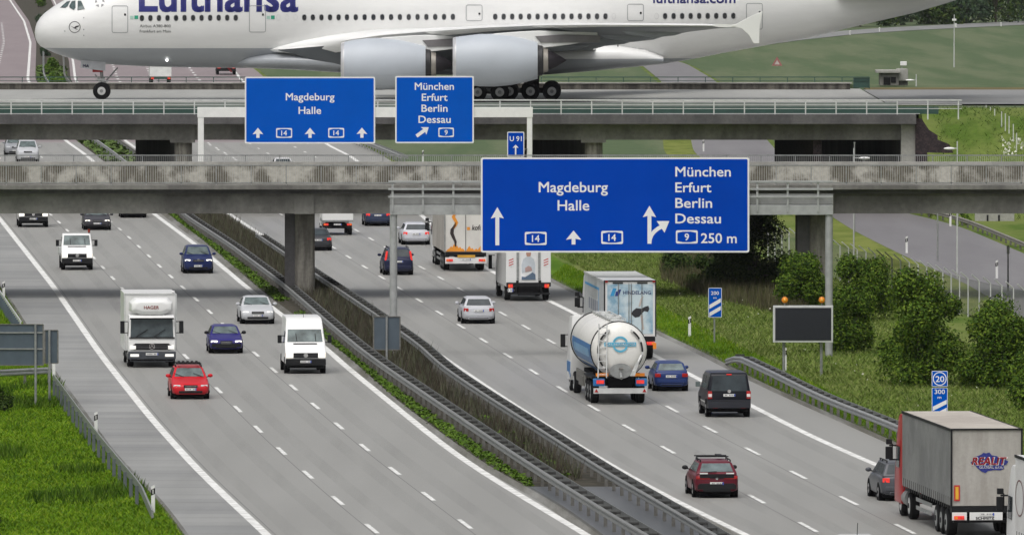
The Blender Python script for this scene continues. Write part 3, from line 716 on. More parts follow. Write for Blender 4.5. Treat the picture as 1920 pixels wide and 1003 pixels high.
# ------------------------------------------------------------------ airliner
DP = 810.0
PO = Vector((0, DP, ZT))
plane = thing('airliner', 'huge white double-deck airliner with blue titles taxiing across the bridge, nose to the left', 'airplane', PO)
zv = lambda v, D=DP: P(960, v, D).z - ZT
FB = [(65, 62), (67, 73), (70, 80), (76, 87), (85, 92), (100, 99), (120, 106.5), (150, 114.5), (180, 119), (220, 122.5), (280, 125.5), (350, 127), (450, 128), (1000, 131), (1100, 130), (1160, 127.5), (1240, 121), (1300, 111), (1350, 101), (1425, 87.5), (1480, 77.5), (1513, 72), (1613, 48), (1713, 25), (1780, 5), (1830, -12), (1875, -30)]
FT = [(65, 61), (67, 50), (70, 42), (76, 33), (85, 24), (100, 13), (120, 1), (150, -17), (180, -33), (220, -52), (280, -72), (350, -83), (450, -88), (1000, -88), (1250, -88), (1400, -84), (1600, -72), (1780, -56), (1875, -44)]
FW = [(65, .05), (67, .75), (70, 1.05), (76, 1.45), (85, 1.85), (100, 2.3), (120, 2.75), (150, 3.15), (180, 3.35), (220, 3.5), (280, 3.57), (1150, 3.57), (1300, 3.45), (1450, 2.9), (1600, 2.1), (1750, 1.2), (1875, .35)]
def ip(tab, u): return float(np.interp(u, [a for a, b in tab], [b for a, b in tab]))
def fsec(u):
    zb, zt = zv(ip(FB, u)), zv(ip(FT, u))
    return (zb + zt) / 2, (zt - zb) / 2, ip(FW, u)
def fus_y(u, z, off=0.0):
    zc, h, w = fsec(u); k = max(0, 1 - ((z - zc) / h) ** 2); return -w * math.sqrt(k) - off
def onfus(u, v, off=.02):
    "point on the near side of the fuselage seen at picture point (u,v)"
    D = DP - 3
    for _ in range(4):
        p = P(u, v, D); uu = U0 + p.x / DP * F; y = fus_y(uu, p.z - ZT, off); D = DP + y
    return P(u, v, D) - PO
# fuselage paint: white with a grey belly
m, n, l, b = nt('fuselage_paint')
tc = n.new('ShaderNodeTexCoord').outputs['Object']; sp = n.new('ShaderNodeSeparateXYZ'); l.new(tc, sp.inputs[0])
mr = n.new('ShaderNodeMapRange'); l.new(sp.outputs[0], mr.inputs[0])
for k, val in enumerate((xat(650, DP), xat(1060, DP), zv(90), zv(109.5))): mr.inputs[k + 1].default_value = val
su = n.new('ShaderNodeMath'); su.operation = 'LESS_THAN'; l.new(sp.outputs[2], su.inputs[0]); l.new(mr.outputs[0], su.inputs[1])
dirt = ramp(n, l, noise(n, l, .5, tc, 5, .6, (.3, 1, 2)), [(.3, (.90, .90, .90)), (.7, (1, 1, 1))])
l.new(mix(n, l, 1.0, mix(n, l, su.outputs[0], (.80, .80, .79), (.34, .36, .385)), dirt, 'MULTIPLY'), b.inputs['Base Color'])
b.inputs['Roughness'].default_value = .32; b.inputs['Coat Weight'].default_value = .3
FUS = m
PW = M('aircraft_white', (.80, .80, .79), .32, var=.03, scale=.5, coat=.3)
PG = M('aircraft_grey', (.30, .32, .345), .38, var=.08, scale=.6)
NAC = M('nacelle_grey', (.45, .485, .53), .48, var=.05, scale=.5)
LIP = M('polished_lip', (.62, .62, .63), .3, .5)
EXH = M('exhaust_dark', (.028, .024, .03), .45, .3)
TITAN = M('exhaust_ring', (.42, .39, .35), .4, .6)
NAVY = M('title_blue', (.022, .025, .19), .35, var=.03)
GLASS = M('dark_glass', (.015, .018, .022), .08, var=.1, coat=.5)
COCK = M('cockpit_glass', (.055, .085, .085), .08, var=.3, scale=3, coat=.5)
PANEL = M('panel_line', (.30, .31, .32), .5)
PBLK = M('aircraft_black', (.02, .02, .022), .5)
us = [65, 66, 67, 68.5, 70, 73, 76, 80, 85, 92, 100, 110, 120, 135, 150, 165, 180, 200, 220, 250, 280, 315, 350, 400, 450, 600, 800, 1000, 1060, 1100, 1130, 1160, 1200, 1240, 1270, 1300, 1350, 1390, 1425, 1480, 1513, 1560, 1613, 1660, 1713, 1780, 1830, 1875]
mb = MB(); N = 56
rings = []
for u in us:
    zc, h, w = fsec(u); rings.append([(xat(u, DP), w * math.sin(2 * math.pi * i / N), zc + h * math.cos(2 * math.pi * i / N)) for i in range(N)])
mb.loft(rings, FUS); mb.build('fuselage', plane, smooth=60)
# belly and wing-root fairing
mb = MB(); rings = []
for u, vb, vt, w in ((440, 123, 110, 1.2), (470, 128, 103, 2.5), (505, 129.3, 98, 3.25), (550, 131, 97, 3.6), (600, 134, 98, 3.8), (660, 138, 100, 3.95), (900, 142, 96, 4.05), (1020, 140.5, 84, 4.05), (1100, 134.5, 76, 3.9), (1160, 128.5, 80, 3.7), (1210, 124, 90, 3.5), (1243, 120, 105, 2.9)):
    zb, zt = zv(vb), zv(vt); zc = (zb + zt) / 2; h = (zt - zb) / 2
    ring = []
    for i in range(40):
        a = 2 * math.pi * i / 40; c, s_ = math.cos(a), math.sin(a)
        ring.append((xat(u, DP), w * math.copysign(abs(s_) ** .75, s_), zc + h * math.copysign(abs(c) ** .75, c)))
    rings.append(ring)
mb.loft(rings, FUS); mb.build('belly_fairing', plane, smooth=60)
# wings: stations (offset from centreline, LE u,v, TE u,v, thickness)
ST = [(2.6, 505, 94, 1120, 92, 1.2), (3.5, 540, 91, 1118, 92, 2.2), (4.1, 585, 85, 1115, 93, 2.5), (5.0, 632, 78.5, 1112, 93, 2.3), (6.4, 662, 74, 1112, 92, 2.0), (9, 712, 67, 1125, 89, 1.5), (14, 790, 60.5, 1150, 81, 1.15), (20, 900, 53, 1210, 72, .85), (25.7, 1010, 48, 1262, 66, .66), (31, 1120, 47, 1292, 60, .5), (36, 1250, 47.5, 1345, 54, .36), (39.0, 1335, 48.5, 1405, 50.5, .24)]
def wing(sgn):
    mb = MB(); rings = []
    for t, ul, vl, ut, vt, th in ST:
        D = DP - t; a = P(ul, vl, D) - PO; e = P(ut, vt, D) - PO
        a.y = e.y = -t * sgn
        ch = [(0, 0), (.015, .3), (.06, .58), (.18, .9), (.35, 1.0), (.6, .75), (.85, .32), (1, .03), (1, -.03), (.85, -.2), (.6, -.55), (.35, -.85), (.18, -.8), (.06, -.5), (.015, -.27)]
        ring = []
        for c, k in ch:
            p = a.lerp(e, c); ring.append((p.x, p.y, p.z + k * th * .5))
        rings.append(ring)
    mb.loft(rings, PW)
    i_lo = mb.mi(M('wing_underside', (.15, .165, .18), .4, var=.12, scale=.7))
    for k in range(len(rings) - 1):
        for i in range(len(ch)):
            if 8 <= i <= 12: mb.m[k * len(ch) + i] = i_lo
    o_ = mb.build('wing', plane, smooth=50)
    # root glove: leans outward from the belly; dark colour paints the shade under the wing
    mb = MB(); rings = []
    for u, vt, vb, w in ((522, 93.5, 95, 3.5), (545, 90.8, 100, 3.75), (570, 87.5, 108, 4.0), (600, 83.5, 116, 4.35), (640, 77.5, 123, 4.8), (670, 74.5, 126, 5.0), (760, 72, 130, 5.2), (920, 76, 132, 5.2)):
        zt_, zb_ = zv(vt, DP - w), zv(vb, DP - 3.6); x = xat(u, DP - w)
        rings.append([(x, -sgn * 2.8, zt_), (x, -sgn * w, zt_), (x, -sgn * (w + .03), zt_ - .12 * (zt_ - zb_)), (x, -sgn * (3.55 + .25 * (w - 3.5)), zb_), (x, -sgn * 2.8, zb_)])
    mb.loft(rings, M('wing_root_shade', (.085, .095, .105), .4, var=.1, scale=.7)); i_w = mb.mi(PW)
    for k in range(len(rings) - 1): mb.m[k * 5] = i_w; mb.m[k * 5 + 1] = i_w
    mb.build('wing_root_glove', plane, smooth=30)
    return o_
wing(1); wing(-1)
for t, u, v in ((11, 1075, 92), (18, 1160, 82), (23, 1215, 74), (29, 1255, 66)):       # flap track fairings
    p = P(u, v, DP - t) - PO; mb = MB(); mb.loft([[(p.x + x, p.y + r * math.sin(a), p.z + .2 + dz + r * 1.1 * math.cos(a)) for a in (2 * math.pi * i / 12 for i in range(12))] for x, r, dz in ((-4.2, .05, .5), (-3, .32, .2), (-1.2, .42, .05), (.4, .3, .08), (1.6, .04, .2))], PG); mb.build('flap_fairing', plane, smooth=60)
mb = MB(); mb.prism([(1372, 46.3), (1380, 45.8), (1404, 33), (1430, 21.5), (1424.5, 50), (1423.5, 82), (1413, 82), (1404, 66), (1390, 54), (1372, 50)], lambda a, b_, k: P(a, b_, DP - 39.2 + k) - PO, .14, PW); mb.build('wing_fence', plane, bevel=.03)
# far-side wing, tailplane and fin, above the picture
mb = MB(); z0 = zv(-60)
mb.loft([[(xat(1600, DP), .25, zv(-78)), (xat(1840, DP), .2, zv(-62)), (xat(1840, DP), -.2, zv(-62)), (xat(1600, DP), -.25, zv(-78))], [(xat(1800, DP), .1, zv(-78) + 13.5), (xat(1910, DP), .1, zv(-78) + 13.5), (xat(1910, DP), -.1, zv(-78) + 13.5), (xat(1800, DP), -.1, zv(-78) + 13.5)]], NAVY); mb.build('fin', plane)
for sg_ in (1, -1):
    mb = MB(); mb.loft([[(xat(1550, DP), -1.3 * sg_, zv(-3)), (xat(1640, DP), -1.3 * sg_, zv(-9)), (xat(1780, DP), -1.3 * sg_, zv(-8)), (xat(1640, DP), -1.3 * sg_, zv(1))], [(xat(1765, DP), -15 * sg_, zv(-22)), (xat(1790, DP), -15 * sg_, zv(-24)), (xat(1850, DP), -15 * sg_, zv(-23)), (xat(1790, DP), -15 * sg_, zv(-21))]], PG); mb.build('tailplane', plane)
# engines
def lathe(mb, c, prof, mat, n=36):
    mb.loft([[(c.x + x, c.y + r * math.sin(2 * math.pi * i / n), c.z + r * math.cos(2 * math.pi * i / n)) for i in range(n)] for x, r in prof], mat, cap=False)
def engine(u0, u1, vc, t, sgn=1, r_f=1.55):
    D = DP - t; c = P(u0, vc, D) - PO; L = (P(u1, vc, D) - P(u0, vc, D)).x
    c.y = -t * sgn
    mb = MB(); lathe(mb, c, [(.25, r_f + .08), (.9, 1.78), (1.9, 1.9), (3.0, 1.92), (4.2, 1.82), (5.2, 1.62), (L, 1.36), (L, 1.26), (L - .9, 1.3)], NAC)
    e = mb.build('nacelle', plane, smooth=40)
    mb = MB(); lathe(mb, c, [(.5, r_f - .22), (.12, r_f - .14), (0, r_f - .04), (.05, r_f + .02), (.25, r_f + .085)], LIP); mb.build('intake_lip', e, smooth=60)
    mb = MB(); lathe(mb, c, [(.5, r_f - .215), (1.4, r_f - .2), (1.5, .05)], PBLK); mb.build('fan', e)
    mb = MB(); lathe(mb, c, [(L - .9, 1.25), (L + .35, 1.12), (L + .42, .98)], PBLK); mb.build('fan_duct', e, smooth=40)
    mb = MB(); lathe(mb, c, [(L + .1, 1.02), (L + .75, .86), (L + .78, .7)], TITAN); mb.build('nozzle', e, smooth=40)
    mb = MB(); lathe(mb, c, [(L + .5, .74), (L + .9, .7), (L + 1.4, .46), (L + 2.1, .03)], EXH); mb.build('exhaust_cone', e, smooth=40)
    # pylon
    mb = MB(); q = lambda u, v: (P(u, v, D) - PO)
    ztop = c.z + 1.9
    prof = [(1.9, ztop - .15), (3.2, ztop + .06), (4.8, ztop + .18), (6.2, ztop + .25), (10.5, ztop + .15), (10.6, ztop - .35), (8.6, ztop - .75), (6.6, ztop - 1.0), (5.5, ztop - .5), (4.0, ztop - .2)]
    mb.prism([(c.x + x, z) for x, z in prof], lambda a, b_, k: (a, c.y - .35 + k, b_), .7, PW); mb.build('pylon', plane, bevel=.06)
    mb = MB(); mb.prism([(c.x + 6.0, ztop - .15), (c.x + 8.2, ztop - .02), (c.x + 10.7, ztop - .1), (c.x + 10.7, ztop - .62), (c.x + 6.4, ztop - .62)], lambda a, b_, k: (a, c.y - .42 + k, b_), .84, M('pylon_heat_panel', (.20, .19, .195), .5, .3)); mb.build('pylon_panel', plane)
    return e
engine(639.5, 798, 120.5, 14.9); engine(849, 1008, 113.5, 25.7, r_f=1.62)
engine(639.5, 798, 120.5, 14.9, -1); engine(849, 1008, 113.5, 25.7, -1, 1.62)
# windows
wins = [266 + 16 * i for i in range(12)] + [570.5 + 16.1 * i for i in range(5)] + [650.5 + 16.55 * i for i in range(13)] + [928.5 + 15.9 * i for i in range(14)] + [1247 + 16 * i for i in range(9)]
def oval(uc, vc, ru, rv, mat, name, off=.02, par=plane):
    mb = MB(); pts = [onfus(uc + ru * math.copysign(abs(math.cos(a)) ** .8, math.cos(a)), vc + rv * math.copysign(abs(math.sin(a)) ** .8, math.sin(a)), off) for a in (2 * math.pi * i / 14 for i in range(14))]
    mb.add(pts, [tuple(range(14))], mat); return mb.build(name, par)
vw = lambda u: 34.6 - (u - 266) * .0038
for u in wins:
    w_ = oval(u, vw(u), 4.5, 6.0, M('window_rim', (.35, .35, .36), .5), 'window_frame', .015)
    oval(u, vw(u), 3.6, 5.1, GLASS, 'window', .03, w_)
for u in (522, 538, 554, 1151, 1231):
    mb = MB(); nn = 16; ring = lambda r: [onfus(u + 4.0 * r * math.cos(2 * math.pi * i / nn), vw(u) + 5.6 * r * math.sin(2 * math.pi * i / nn), .02) for i in range(nn)]
    mb.loft([ring(1), ring(.86)], M('blank_rim', (.6, .6, .6), .5), cap=False); mb.build('window_blank', plane)
# doors
def ring_poly(name, u0, v0, u1, v1, w, mat, r=4):
    o_, i_ = [], []
    for cx, cy, st in ((u1 - r, v0 + r, -90), (u1 - r, v1 - r, 0), (u0 + r, v1 - r, 90), (u0 + r, v0 + r, 180)):
        for k in range(5):
            a = R(st + 22.5 * k); o_.append((cx + r * math.cos(a), cy + r * math.sin(a))); i_.append((cx + (r - w) * math.cos(a), cy + (r - w) * math.sin(a)))
    def dense(L):
        out = []
        for i, a in enumerate(L):
            b_ = L[(i + 1) % len(L)]; k_ = 4 if math.hypot(b_[0] - a[0], b_[1] - a[1]) > 8 else 1
            out += [(a[0] + (b_[0] - a[0]) * j / k_, a[1] + (b_[1] - a[1]) * j / k_) for j in range(k_)]
        return out
    A, B_ = dense(o_), dense(i_)
    mb = MB(); mb.loft([[onfus(a, b_, .025) for a, b_ in A], [onfus(a, b_, .025) for a, b_ in B_]], mat, cap=False); return mb.build(name, plane)
for u0, v0, u1, v1 in ((209.5, 11, 240, 62.5), (467, 11, 498.5, 61.5), (873.5, 9.5, 904.5, 40), (1176, 8, 1207, 40), (1399, 6.5, 1430, 56)):
    d_ = ring_poly('door', u0, v0, u1, v1, 1.1, PANEL)
    oval(u1 - 5.5, v0 + 17, 1.9, 2.2, GLASS, 'door_window', .03, d_)
# cockpit glazing
for pts in ([(113, 14.8), (125, 3.8), (131.5, 2.6), (126.5, 12.5), (122, 15.2)], [(130, 12), (134.5, 3.4), (141, 2.2), (141.3, 15), (138, 19), (131, 15.2)], [(146, 2.6), (152, 2.8), (158.5, 17), (145.5, 19.2)]):
    dp = [(a0[0] + (b0[0] - a0[0]) * j / 4, a0[1] + (b0[1] - a0[1]) * j / 4) for a0, b0 in zip(pts, pts[1:] + pts[:1]) for j in range(4)]
    c_ = Vector((sum(p[0] for p in pts) / len(pts), sum(p[1] for p in pts) / len(pts)))
    mb = MB(); mb.loft([[onfus(c_.x + (a - c_.x) * k_, c_.y + (b_ - c_.y) * k_, .05) for a, b_ in dp] for k_ in (1, .75, .5, .25, .02)], COCK, cap=False); mb.build('cockpit_window', plane)
    pts = dp
    mb = MB(); c_ = Vector((sum(p[0] for p in pts) / len(pts), sum(p[1] for p in pts) / len(pts)))
    mb.loft([[onfus(a, b_, .028) for a, b_ in pts], [onfus(c_.x + (a - c_.x) * 1.1, c_.y + (b_ - c_.y) * 1.1, .03) for a, b_ in pts]], PANEL, cap=False); mb.build('window_seal', plane)
# titles and small markings
pxm = F / DP
def ftext(name, tx, x, base, cap, w, mat, bold=.02):
    mb = MB(); text_to(mb, tx, lambda a, b_, k: onfus(a, -b_, .02), mat, x, -base, cap, w, bold=bold, slices=4.0); return mb.build(name, plane)
ftext('title_lettering', 'Lufthansa', 262, 21.2, 57, 295.5, NAVY, .034)
ftext('title_lettering', 'lufthansa.com', 1225, 6.2, 17.5, 153.5, NAVY, .03)
ftext('small_lettering', 'Airbus A380-800', 262, 52, 5.2, 58, PBLK, 0.0)
ftext('small_lettering', 'Frankfurt am Main', 262, 61.8, 5.2, 58, PBLK, 0.0)
for u in (244, 500):
    mb = MB(); mb.add([onfus(u + 8, 29.8), onfus(u + 15, 29.8), onfus(u + 15, 36.5), onfus(u + 8, 36.5)], [(0, 1, 2, 3)], M('flag_green', (.02, .32, .2), .5))
    mb.add([onfus(u, 30.5), onfus(u + 6.5, 30.5), onfus(u + 6.5, 36.5), onfus(u, 36.5)], [(0, 1, 2, 3)], M('flag_pale', (.4, .6, .52), .5)); mb.build('flag_marking', plane)
mb = MB(); nn = 30
mb.loft([[onfus(140 + r * math.cos(2 * math.pi * i / nn), 51.5 + r * math.sin(2 * math.pi * i / nn)) for i in range(nn)] for r in (10.9, 9.8)], PBLK, cap=False)
for pts in ([(131.5, 48.6), (138.5, 52), (139.6, 53.6), (138.4, 53.4)], [(138, 53.6), (142, 49.6), (149, 48.2), (147, 50.2), (148, 50.6), (144, 52), (140, 54.4)], [(140, 52.6), (145.5, 56), (145, 56.5), (139.5, 53.8)]):
    mb.add([onfus(a, b_) for a, b_ in pts], [tuple(range(len(pts)))], PBLK)
mb.build('bird_emblem', plane)
mb = MB()
for k in range(5):
    a = R(-90 + 72 * k); q = lambda r, da: onfus(187 + r * math.cos(a + R(da)), 5 + r * math.sin(a + R(da)))
    mb.add([q(4.5, -18), q(9.5, -24), q(9.8, 20), q(5.8, 8)], [(0, 1, 2, 3)], M('emblem_grey', (.28, .28, .29), .5))
mb.build('star_emblem', plane)
mb = MB()
for u, v in ((157, 34), (157, 56), (157, 67), (121.5, 59)): mb.add([onfus(u + 1.3 * math.cos(i), v + 1.3 * math.sin(i)) for i in range(6)], [tuple(range(6))], PANEL)
mb.build('probe', plane)
mb = MB(); mb.ell(P(313, 113.5, DP - 2.0) - PO, (.10, .10, .10), M('landing_light', (.9, .9, .85), .2, emit=4), 12, 6); mb.build('belly_light', plane)
mb = MB(); mb.prism([(422, 124), (428, 124), (436, 135), (433, 136)], lambda a, b_, k: P(a, b_, DP - .1 + k) - PO, .06, M('mast_red', (.45, .02, .03), .5)); mb.build('drain_mast', plane)
for u, v in ((1157.5, 80),):
    mb = MB(); mb.loft([[P(u + du, vv, DP + fus_y(u, zv(vv), .3)) - PO for du in (0, 2)] for vv in (80, 90, 100, 110, 120, 126)], PBLK, cap=False, closed=False); mb.build('seam', plane)
# landing gear
RIM = M('wheel_rim', (.62, .62, .61), .4, .2)
def pwheel(par, x, y, z, r, w=.4):
    mb = MB(); mb.loft([[(x + rr * math.cos(2 * math.pi * i / 28), y + yy, z + rr * math.sin(2 * math.pi * i / 28)) for i in range(28)] for yy, rr in ((-w / 2, r * .52), (-w / 2, r * .82), (-w * .38, r * .96), (-w * .2, r), (w * .2, r), (w * .38, r * .96), (w / 2, r * .82), (w / 2, r * .52))], BLACK); o_ = mb.build('wheel', par, smooth=40)
    for s_ in (-1, 1):
        mb = MB(); mb.disc((x, y + s_ * (w / 2 - .03), z), (0, s_, 0), r * .52, .05, RIM, 20, r * .44); mb.disc((x, y + s_ * (w / 2 + .01), z), (0, s_, 0), r * .2, .06, GALV, 12); mb.build('rim', o_, smooth=40)
gx = xat(190.8, DP)
mb = MB(); mb.tube((gx + .1, 0, .66), (gx - .1, 0, 3.0), .13, GALV, 12); mb.tube((gx + .05, 0, 1.1), (gx + 1.2, 0, 2.4), .06, GALV, 8); mb.tube((gx, -.3, 1.35), (gx - .5, -.3, 1.9), .05, GALV, 8); mb.tube((gx - .4, -.35, 1.55), (gx + .5, -.35, 1.35), .05, GALVL, 8); mb.tube((gx, -.55, .66), (gx, .55, .66), .09, GALV, 10); mb.box((gx, -.2, 1.45), (.5, .2, .3), GALVL)
ng = mb.build('nose_gear', plane, smooth=40)
for s_ in (-1, 1): pwheel(ng, gx, .42 * s_, .66, .655, .36)
mb = MB(); mb.prism([(151.5, 113), (198, 116), (197.5, 133.5), (179, 131.5), (151, 127.8)], lambda a, b_, k: P(a, b_, DP - 1.1 + k) - PO, .08, M('gear_door_grey', (.42, .43, .45), .4)); gd = mb.build('gear_door', plane)
mb = MB(); text_to(mb, 'MA', lambda a, b_, k: P(a, -b_, DP - 1.13) - PO, NAVY, 155.5, -127, 5.6, 11.5, bold=.03); mb.build('door_lettering', gd)
mb = MB(); mb.box((gx - .3, -.5, zv(132)), (.75, .12, .28), M('pin_red', (.42, .015, .02), .5)); mb.build('red_placard', ng)
def bogie(u_list, t, vb, xs_strut):
    D = DP - t; z = .69
    xs_ = [xat(u, D) for u in u_list]; xc = sum(xs_) / len(xs_)
    mb = MB(); mb.bar((xs_[0], -t, z), (xs_[-1], -t, z), .3, .3, DARK); mb.tube((xc, -t, z), (xc + .2, -t * .9, 3.6), .28, GALV, 12); mb.tube((xc, -t, z + .3), (xc - 1.6, -t, 3.3), .12, GALV, 8); mb.box((xc + .2, -t - .3, 1.75), (.9, .1, 1.5), DARK)
    g_ = mb.build('main_gear', plane, smooth=40)
    for x in xs_:
        for s_ in (-1, 1): pwheel(g_, x, -t + .68 * s_, z, .70, .5)
bogie((895.5, 937), 6.2, 187, 0); bogie((955, 994.5, 1034.5), 2.7, 187, 0); bogie((895.5, 937), -6.2, 187, 0); bogie((955, 994.5, 1034.5), -2.7, 187, 0)
# ------------------------------------------------------------------ vehicles
CG = M('car_glass', (.04, .05, .056), .12, var=.4, scale=1.4, spec=.2)
CGL = M('car_glass_pale', (.12, .155, .16), .12, var=.45, scale=1.8, spec=.3)
WSG = M('windscreen_glass', (.115, .145, .145), .12, var=.5, scale=1.6, spec=.3)
HEAD = M('headlamp', (.85, .85, .82), .15, emit=.35, ecol=(1, .97, .9))
CGM = M('lorry_glass', (.06, .075, .08), .12, var=.5, scale=1.4, spec=.3)
HEADON = M('headlamp_lit', (.95, .93, .85), .15, emit=1.3, ecol=(1, .93, .78))
HEADOFF = M('headlamp_clear', (.55, .57, .58), .12, var=.25, scale=8, coat=.5)
TAIL = M('tail_lamp', (.38, .012, .012), .2, var=.2, scale=6, coat=.4)
TAILON = M('brake_lamp_lit', (.5, .02, .02), .2, var=.4, scale=9, emit=.45, ecol=(1, .07, .05))
ORANGE = M('indicator_orange', (.8, .25, .02), .3)
PLATE = M('number_plate', (.70, .70, .68), .4)
PLB = M('plate_band', (.02, .06, .4), .4)
GRILLE = M('grille_black', (.010, .010, .012), .45, spec=.25)
RIMC = M('alloy_rim', (.36, .36, .37), .35, .5)
ARCH = M('arch_black', (.006, .006, .007), .85, spec=.1)
CHROME = M('chrome', (.7, .7, .7), .15, .9)
def place(name, label, cat, u, v, ln, oncoming, ref, group=None):
    p = G(u, v); d = ln.dir(p.y); fwd = -d if oncoming else d
    # ref = distance from the vehicle's middle to the axle nearest the camera
    o = p - (fwd * ref if oncoming else -fwd * ref)
    return thing(name, label, cat, (o.x, o.y, .004), math.atan2(-fwd.x, fwd.y), group)
def wheel(par, x, y, r, w, side, rim=RIMC, arch=None):
    mb = MB(); prof = [(-w / 2, r * .6), (-w / 2, r * .9), (-w * .36, r), (w * .36, r), (w / 2, r * .9), (w / 2, r * .6)]
    mb.loft([[(x + a, y + q * math.cos(2 * math.pi * i / 20), r + q * math.sin(2 * math.pi * i / 20)) for i in range(20)] for a, q in prof], BLACK)
    o = mb.build('wheel', par, smooth=40)
    mb = MB(); mb.disc((x + side * (w / 2 - .03), y, r), (side, 0, 0), r * .66, .035, rim, 16, r * .6); mb.disc((x + side * (w / 2), y, r), (side, 0, 0), r * .2, .03, DARK, 10); mb.build('rim', o, smooth=40)
    return o
def plate(par, y, z, s, w=.52, h=.11, x=0):
    mb = MB(); mb.box((x, y, z), (w, .02, h), PLATE); o = mb.build('number_plate', par)
    mb = MB(); mb.box((x + s * (w / 2 - .025) * -1, y + s * .004, z), (.045, .02, h - .006), PLB); mb.build('plate_band', o)
    mb = MB()
    for k in range(7):
        if k == 2: continue
        mb.box((x - .18 + k * .063, y + s * .006, z), (.035, .012, h * .5), M('plate_ink', (.12, .12, .13), .5))
    mb.build('plate_characters', o)
def pane(mb, q, a0, a1, b0, b1, off, mat, th=.01):
    "pane on quad q = (bl, br, tr, tl) between fractions, pushed out along the normal"
    q = [Vector(p) for p in q]; n_ = (q[1] - q[0]).cross(q[3] - q[0]).normalized()
    pt = lambda a, b: (q[0].lerp(q[1], a)).lerp(q[3].lerp(q[2], a), b)
    r = [pt(a0, b0), pt(a1, b0), pt(a1, b1), pt(a0, b1)]
    vs = [p + n_ * (off - th) for p in r] + [p + n_ * off for p in r]
    mb.add(vs, [(3, 2, 1, 0), (4, 5, 6, 7), (0, 1, 5, 4), (1, 2, 6, 5), (2, 3, 7, 6), (3, 0, 4, 7)], mat)
STY = {   # belt, greenhouse front bottom/top, rear bottom/top (fractions from the nose), hood start z, tail z at end
    'hatch': (.66, .25, .43, .985, .885, .46, .62), 'estate': (.64, .265, .43, .990, .925, .45, .62),
    'sedan': (.64, .27, .43, .845, .70, .46, .60), 'mpv': (.64, .19, .36, .985, .92, .50, .62), 'suv': (.62, .25, .38, .985, .925, .50, .62)}
def car(name, label, u, v, ln, oncoming, style, L, W, H, col, lamps='on', tail='low', trim=False, group=None, glass=None, rails=False, wr=.31, plate_z=None):
    belt_f, gfb, gft, grb, grt, hz, tz = STY[style]
    ax = L / 2 - .85
    t = place(name, label, 'car', u, v, ln, oncoming, ax, group)
    belt = belt_f * H; hw = W / 2; yf = lambda f: L / 2 - f * L
    PT = paint(name + '_paint', col)
    end = tz * H + .06
    tail_end = belt if style != 'sedan' else belt - .02
    stt = [(0, .78, .30, hz * H - .10), (.012, .88, .24, hz * H - .02), (.05, .95, .20, hz * H + .05), (.13, .985, .18, hz * H + (.45 * (belt - hz * H))), (gfb + .01, 1, .18, belt), (.5, 1.0, .18, belt + .015), (.84, 1.0, .19, belt + .01), (.95, .975, .22, tail_end), (.985, .93, .26, tail_end - .04), (1.0, .84, .32, tail_end - .13)]
    rings = []
    for f, w, zb, zt in stt:
        w *= hw; y = yf(f); m_ = zb + (zt - zb) * .52
        half = [(0, zb), (.8 * w, zb), (.965 * w, zb + .09), (w, m_), (.985 * w, zt - .16 * (zt - zb)), (.93 * w, zt - .03), (.86 * w, zt), (.45 * w, zt + .025), (0, zt + .03)]
        rings.append([(x, y, z) for x, z in half] + [(-x, y, z) for x, z in half[-2:0:-1]])
    mb = MB(); mb.loft(rings, PT)
    mb.box((0, 0, .24), (W * .84, L * .93, .24), ARCH)
    for yy in (L / 2 - .85, -L / 2 + .82):
        for s in (-1, 1): mb.tube((s * (hw - .25), yy, wr), (s * (hw + .004), yy, wr), wr + .07, ARCH, 20)
    if trim: mb.box((0, L / 2 - .02, .42), (W * .86, .12, .16), DARK); mb.box((0, -L / 2 + .02, .42), (W * .86, .12, .16), DARK); 
    mb.build('body', t, smooth=42)
    # greenhouse
    bw, tw = hw * .93, hw * .72
    ztop = H - .02
    A = [(bw, yf(gfb), belt - .03), (-bw, yf(gfb), belt - .03), (-bw, yf(grb), belt - .03), (bw, yf(grb), belt - .03)]
    B_ = [(tw, yf(gft), ztop - .05), (-tw, yf(gft), ztop - .05), (-tw, yf(grt), ztop - .07), (tw, yf(grt), ztop - .07)]
    Cc = [(tw * .75, yf(gft) - .25, ztop), (-tw * .75, yf(gft) - .25, ztop), (-tw * .75, yf(grt) + .2, ztop - .01), (tw * .75, yf(grt) + .2, ztop - .01)]
    mb = MB(); mb.loft([A, B_, Cc], PT); cab_ = mb.build('cabin', t, bevel=.05, seg=3, smooth=40)
    gl = glass or CG
    mb = MB(); pane(mb, (A[0], A[1], B_[1], B_[0]), .07, .93, .17, .93, .014, glass or WSG); mb.build('windscreen', t)
    mb = MB(); pane(mb, (A[2], A[3], B_[3], B_[2]), .08, .92, .2, .92, .014, gl); mb.build('rear_window', t)
    for s, q in ((1, (A[3], A[0], B_[0], B_[3])), (-1, (A[1], A[2], B_[2], B_[1]))):
        cuts = ((.06, .33), (.36, .63), (.66, .93)) if style in ('estate', 'mpv', 'suv') else ((.08, .45), (.49, .90))
        for a0, a1 in cuts:
            mb = MB(); pane(mb, q, a0 if s > 0 else 1 - a1, a1 if s > 0 else 1 - a0, .18, .9, .012, gl); mb.build('side_window', t)
    # wipers
    if oncoming:
        mb = MB()
        for s in (-.35, .15):
            p0 = Vector((s * W, yf(gfb) - .03, belt + .05)); p1 = Vector((s * W + .42, yf(gfb) - .25, belt + .2)); mb.bar(p0, p1, .025, .02, DARK)
        mb.build('wiper', t)
    # front
    hl = {'on': HEADON, 'dim': HEAD, 'off': HEADOFF}[lamps]
    yh = yf(.028)
    for s in (-1, 1):
        mb = MB(); mb.box((s * hw * .70, yh, hz * H - .05), (.34, .17, .12), hl, Matrix.Rotation(-s * .25, 3, 'Z')); mb.build('headlight', t, bevel=.05, seg=3, smooth=60)
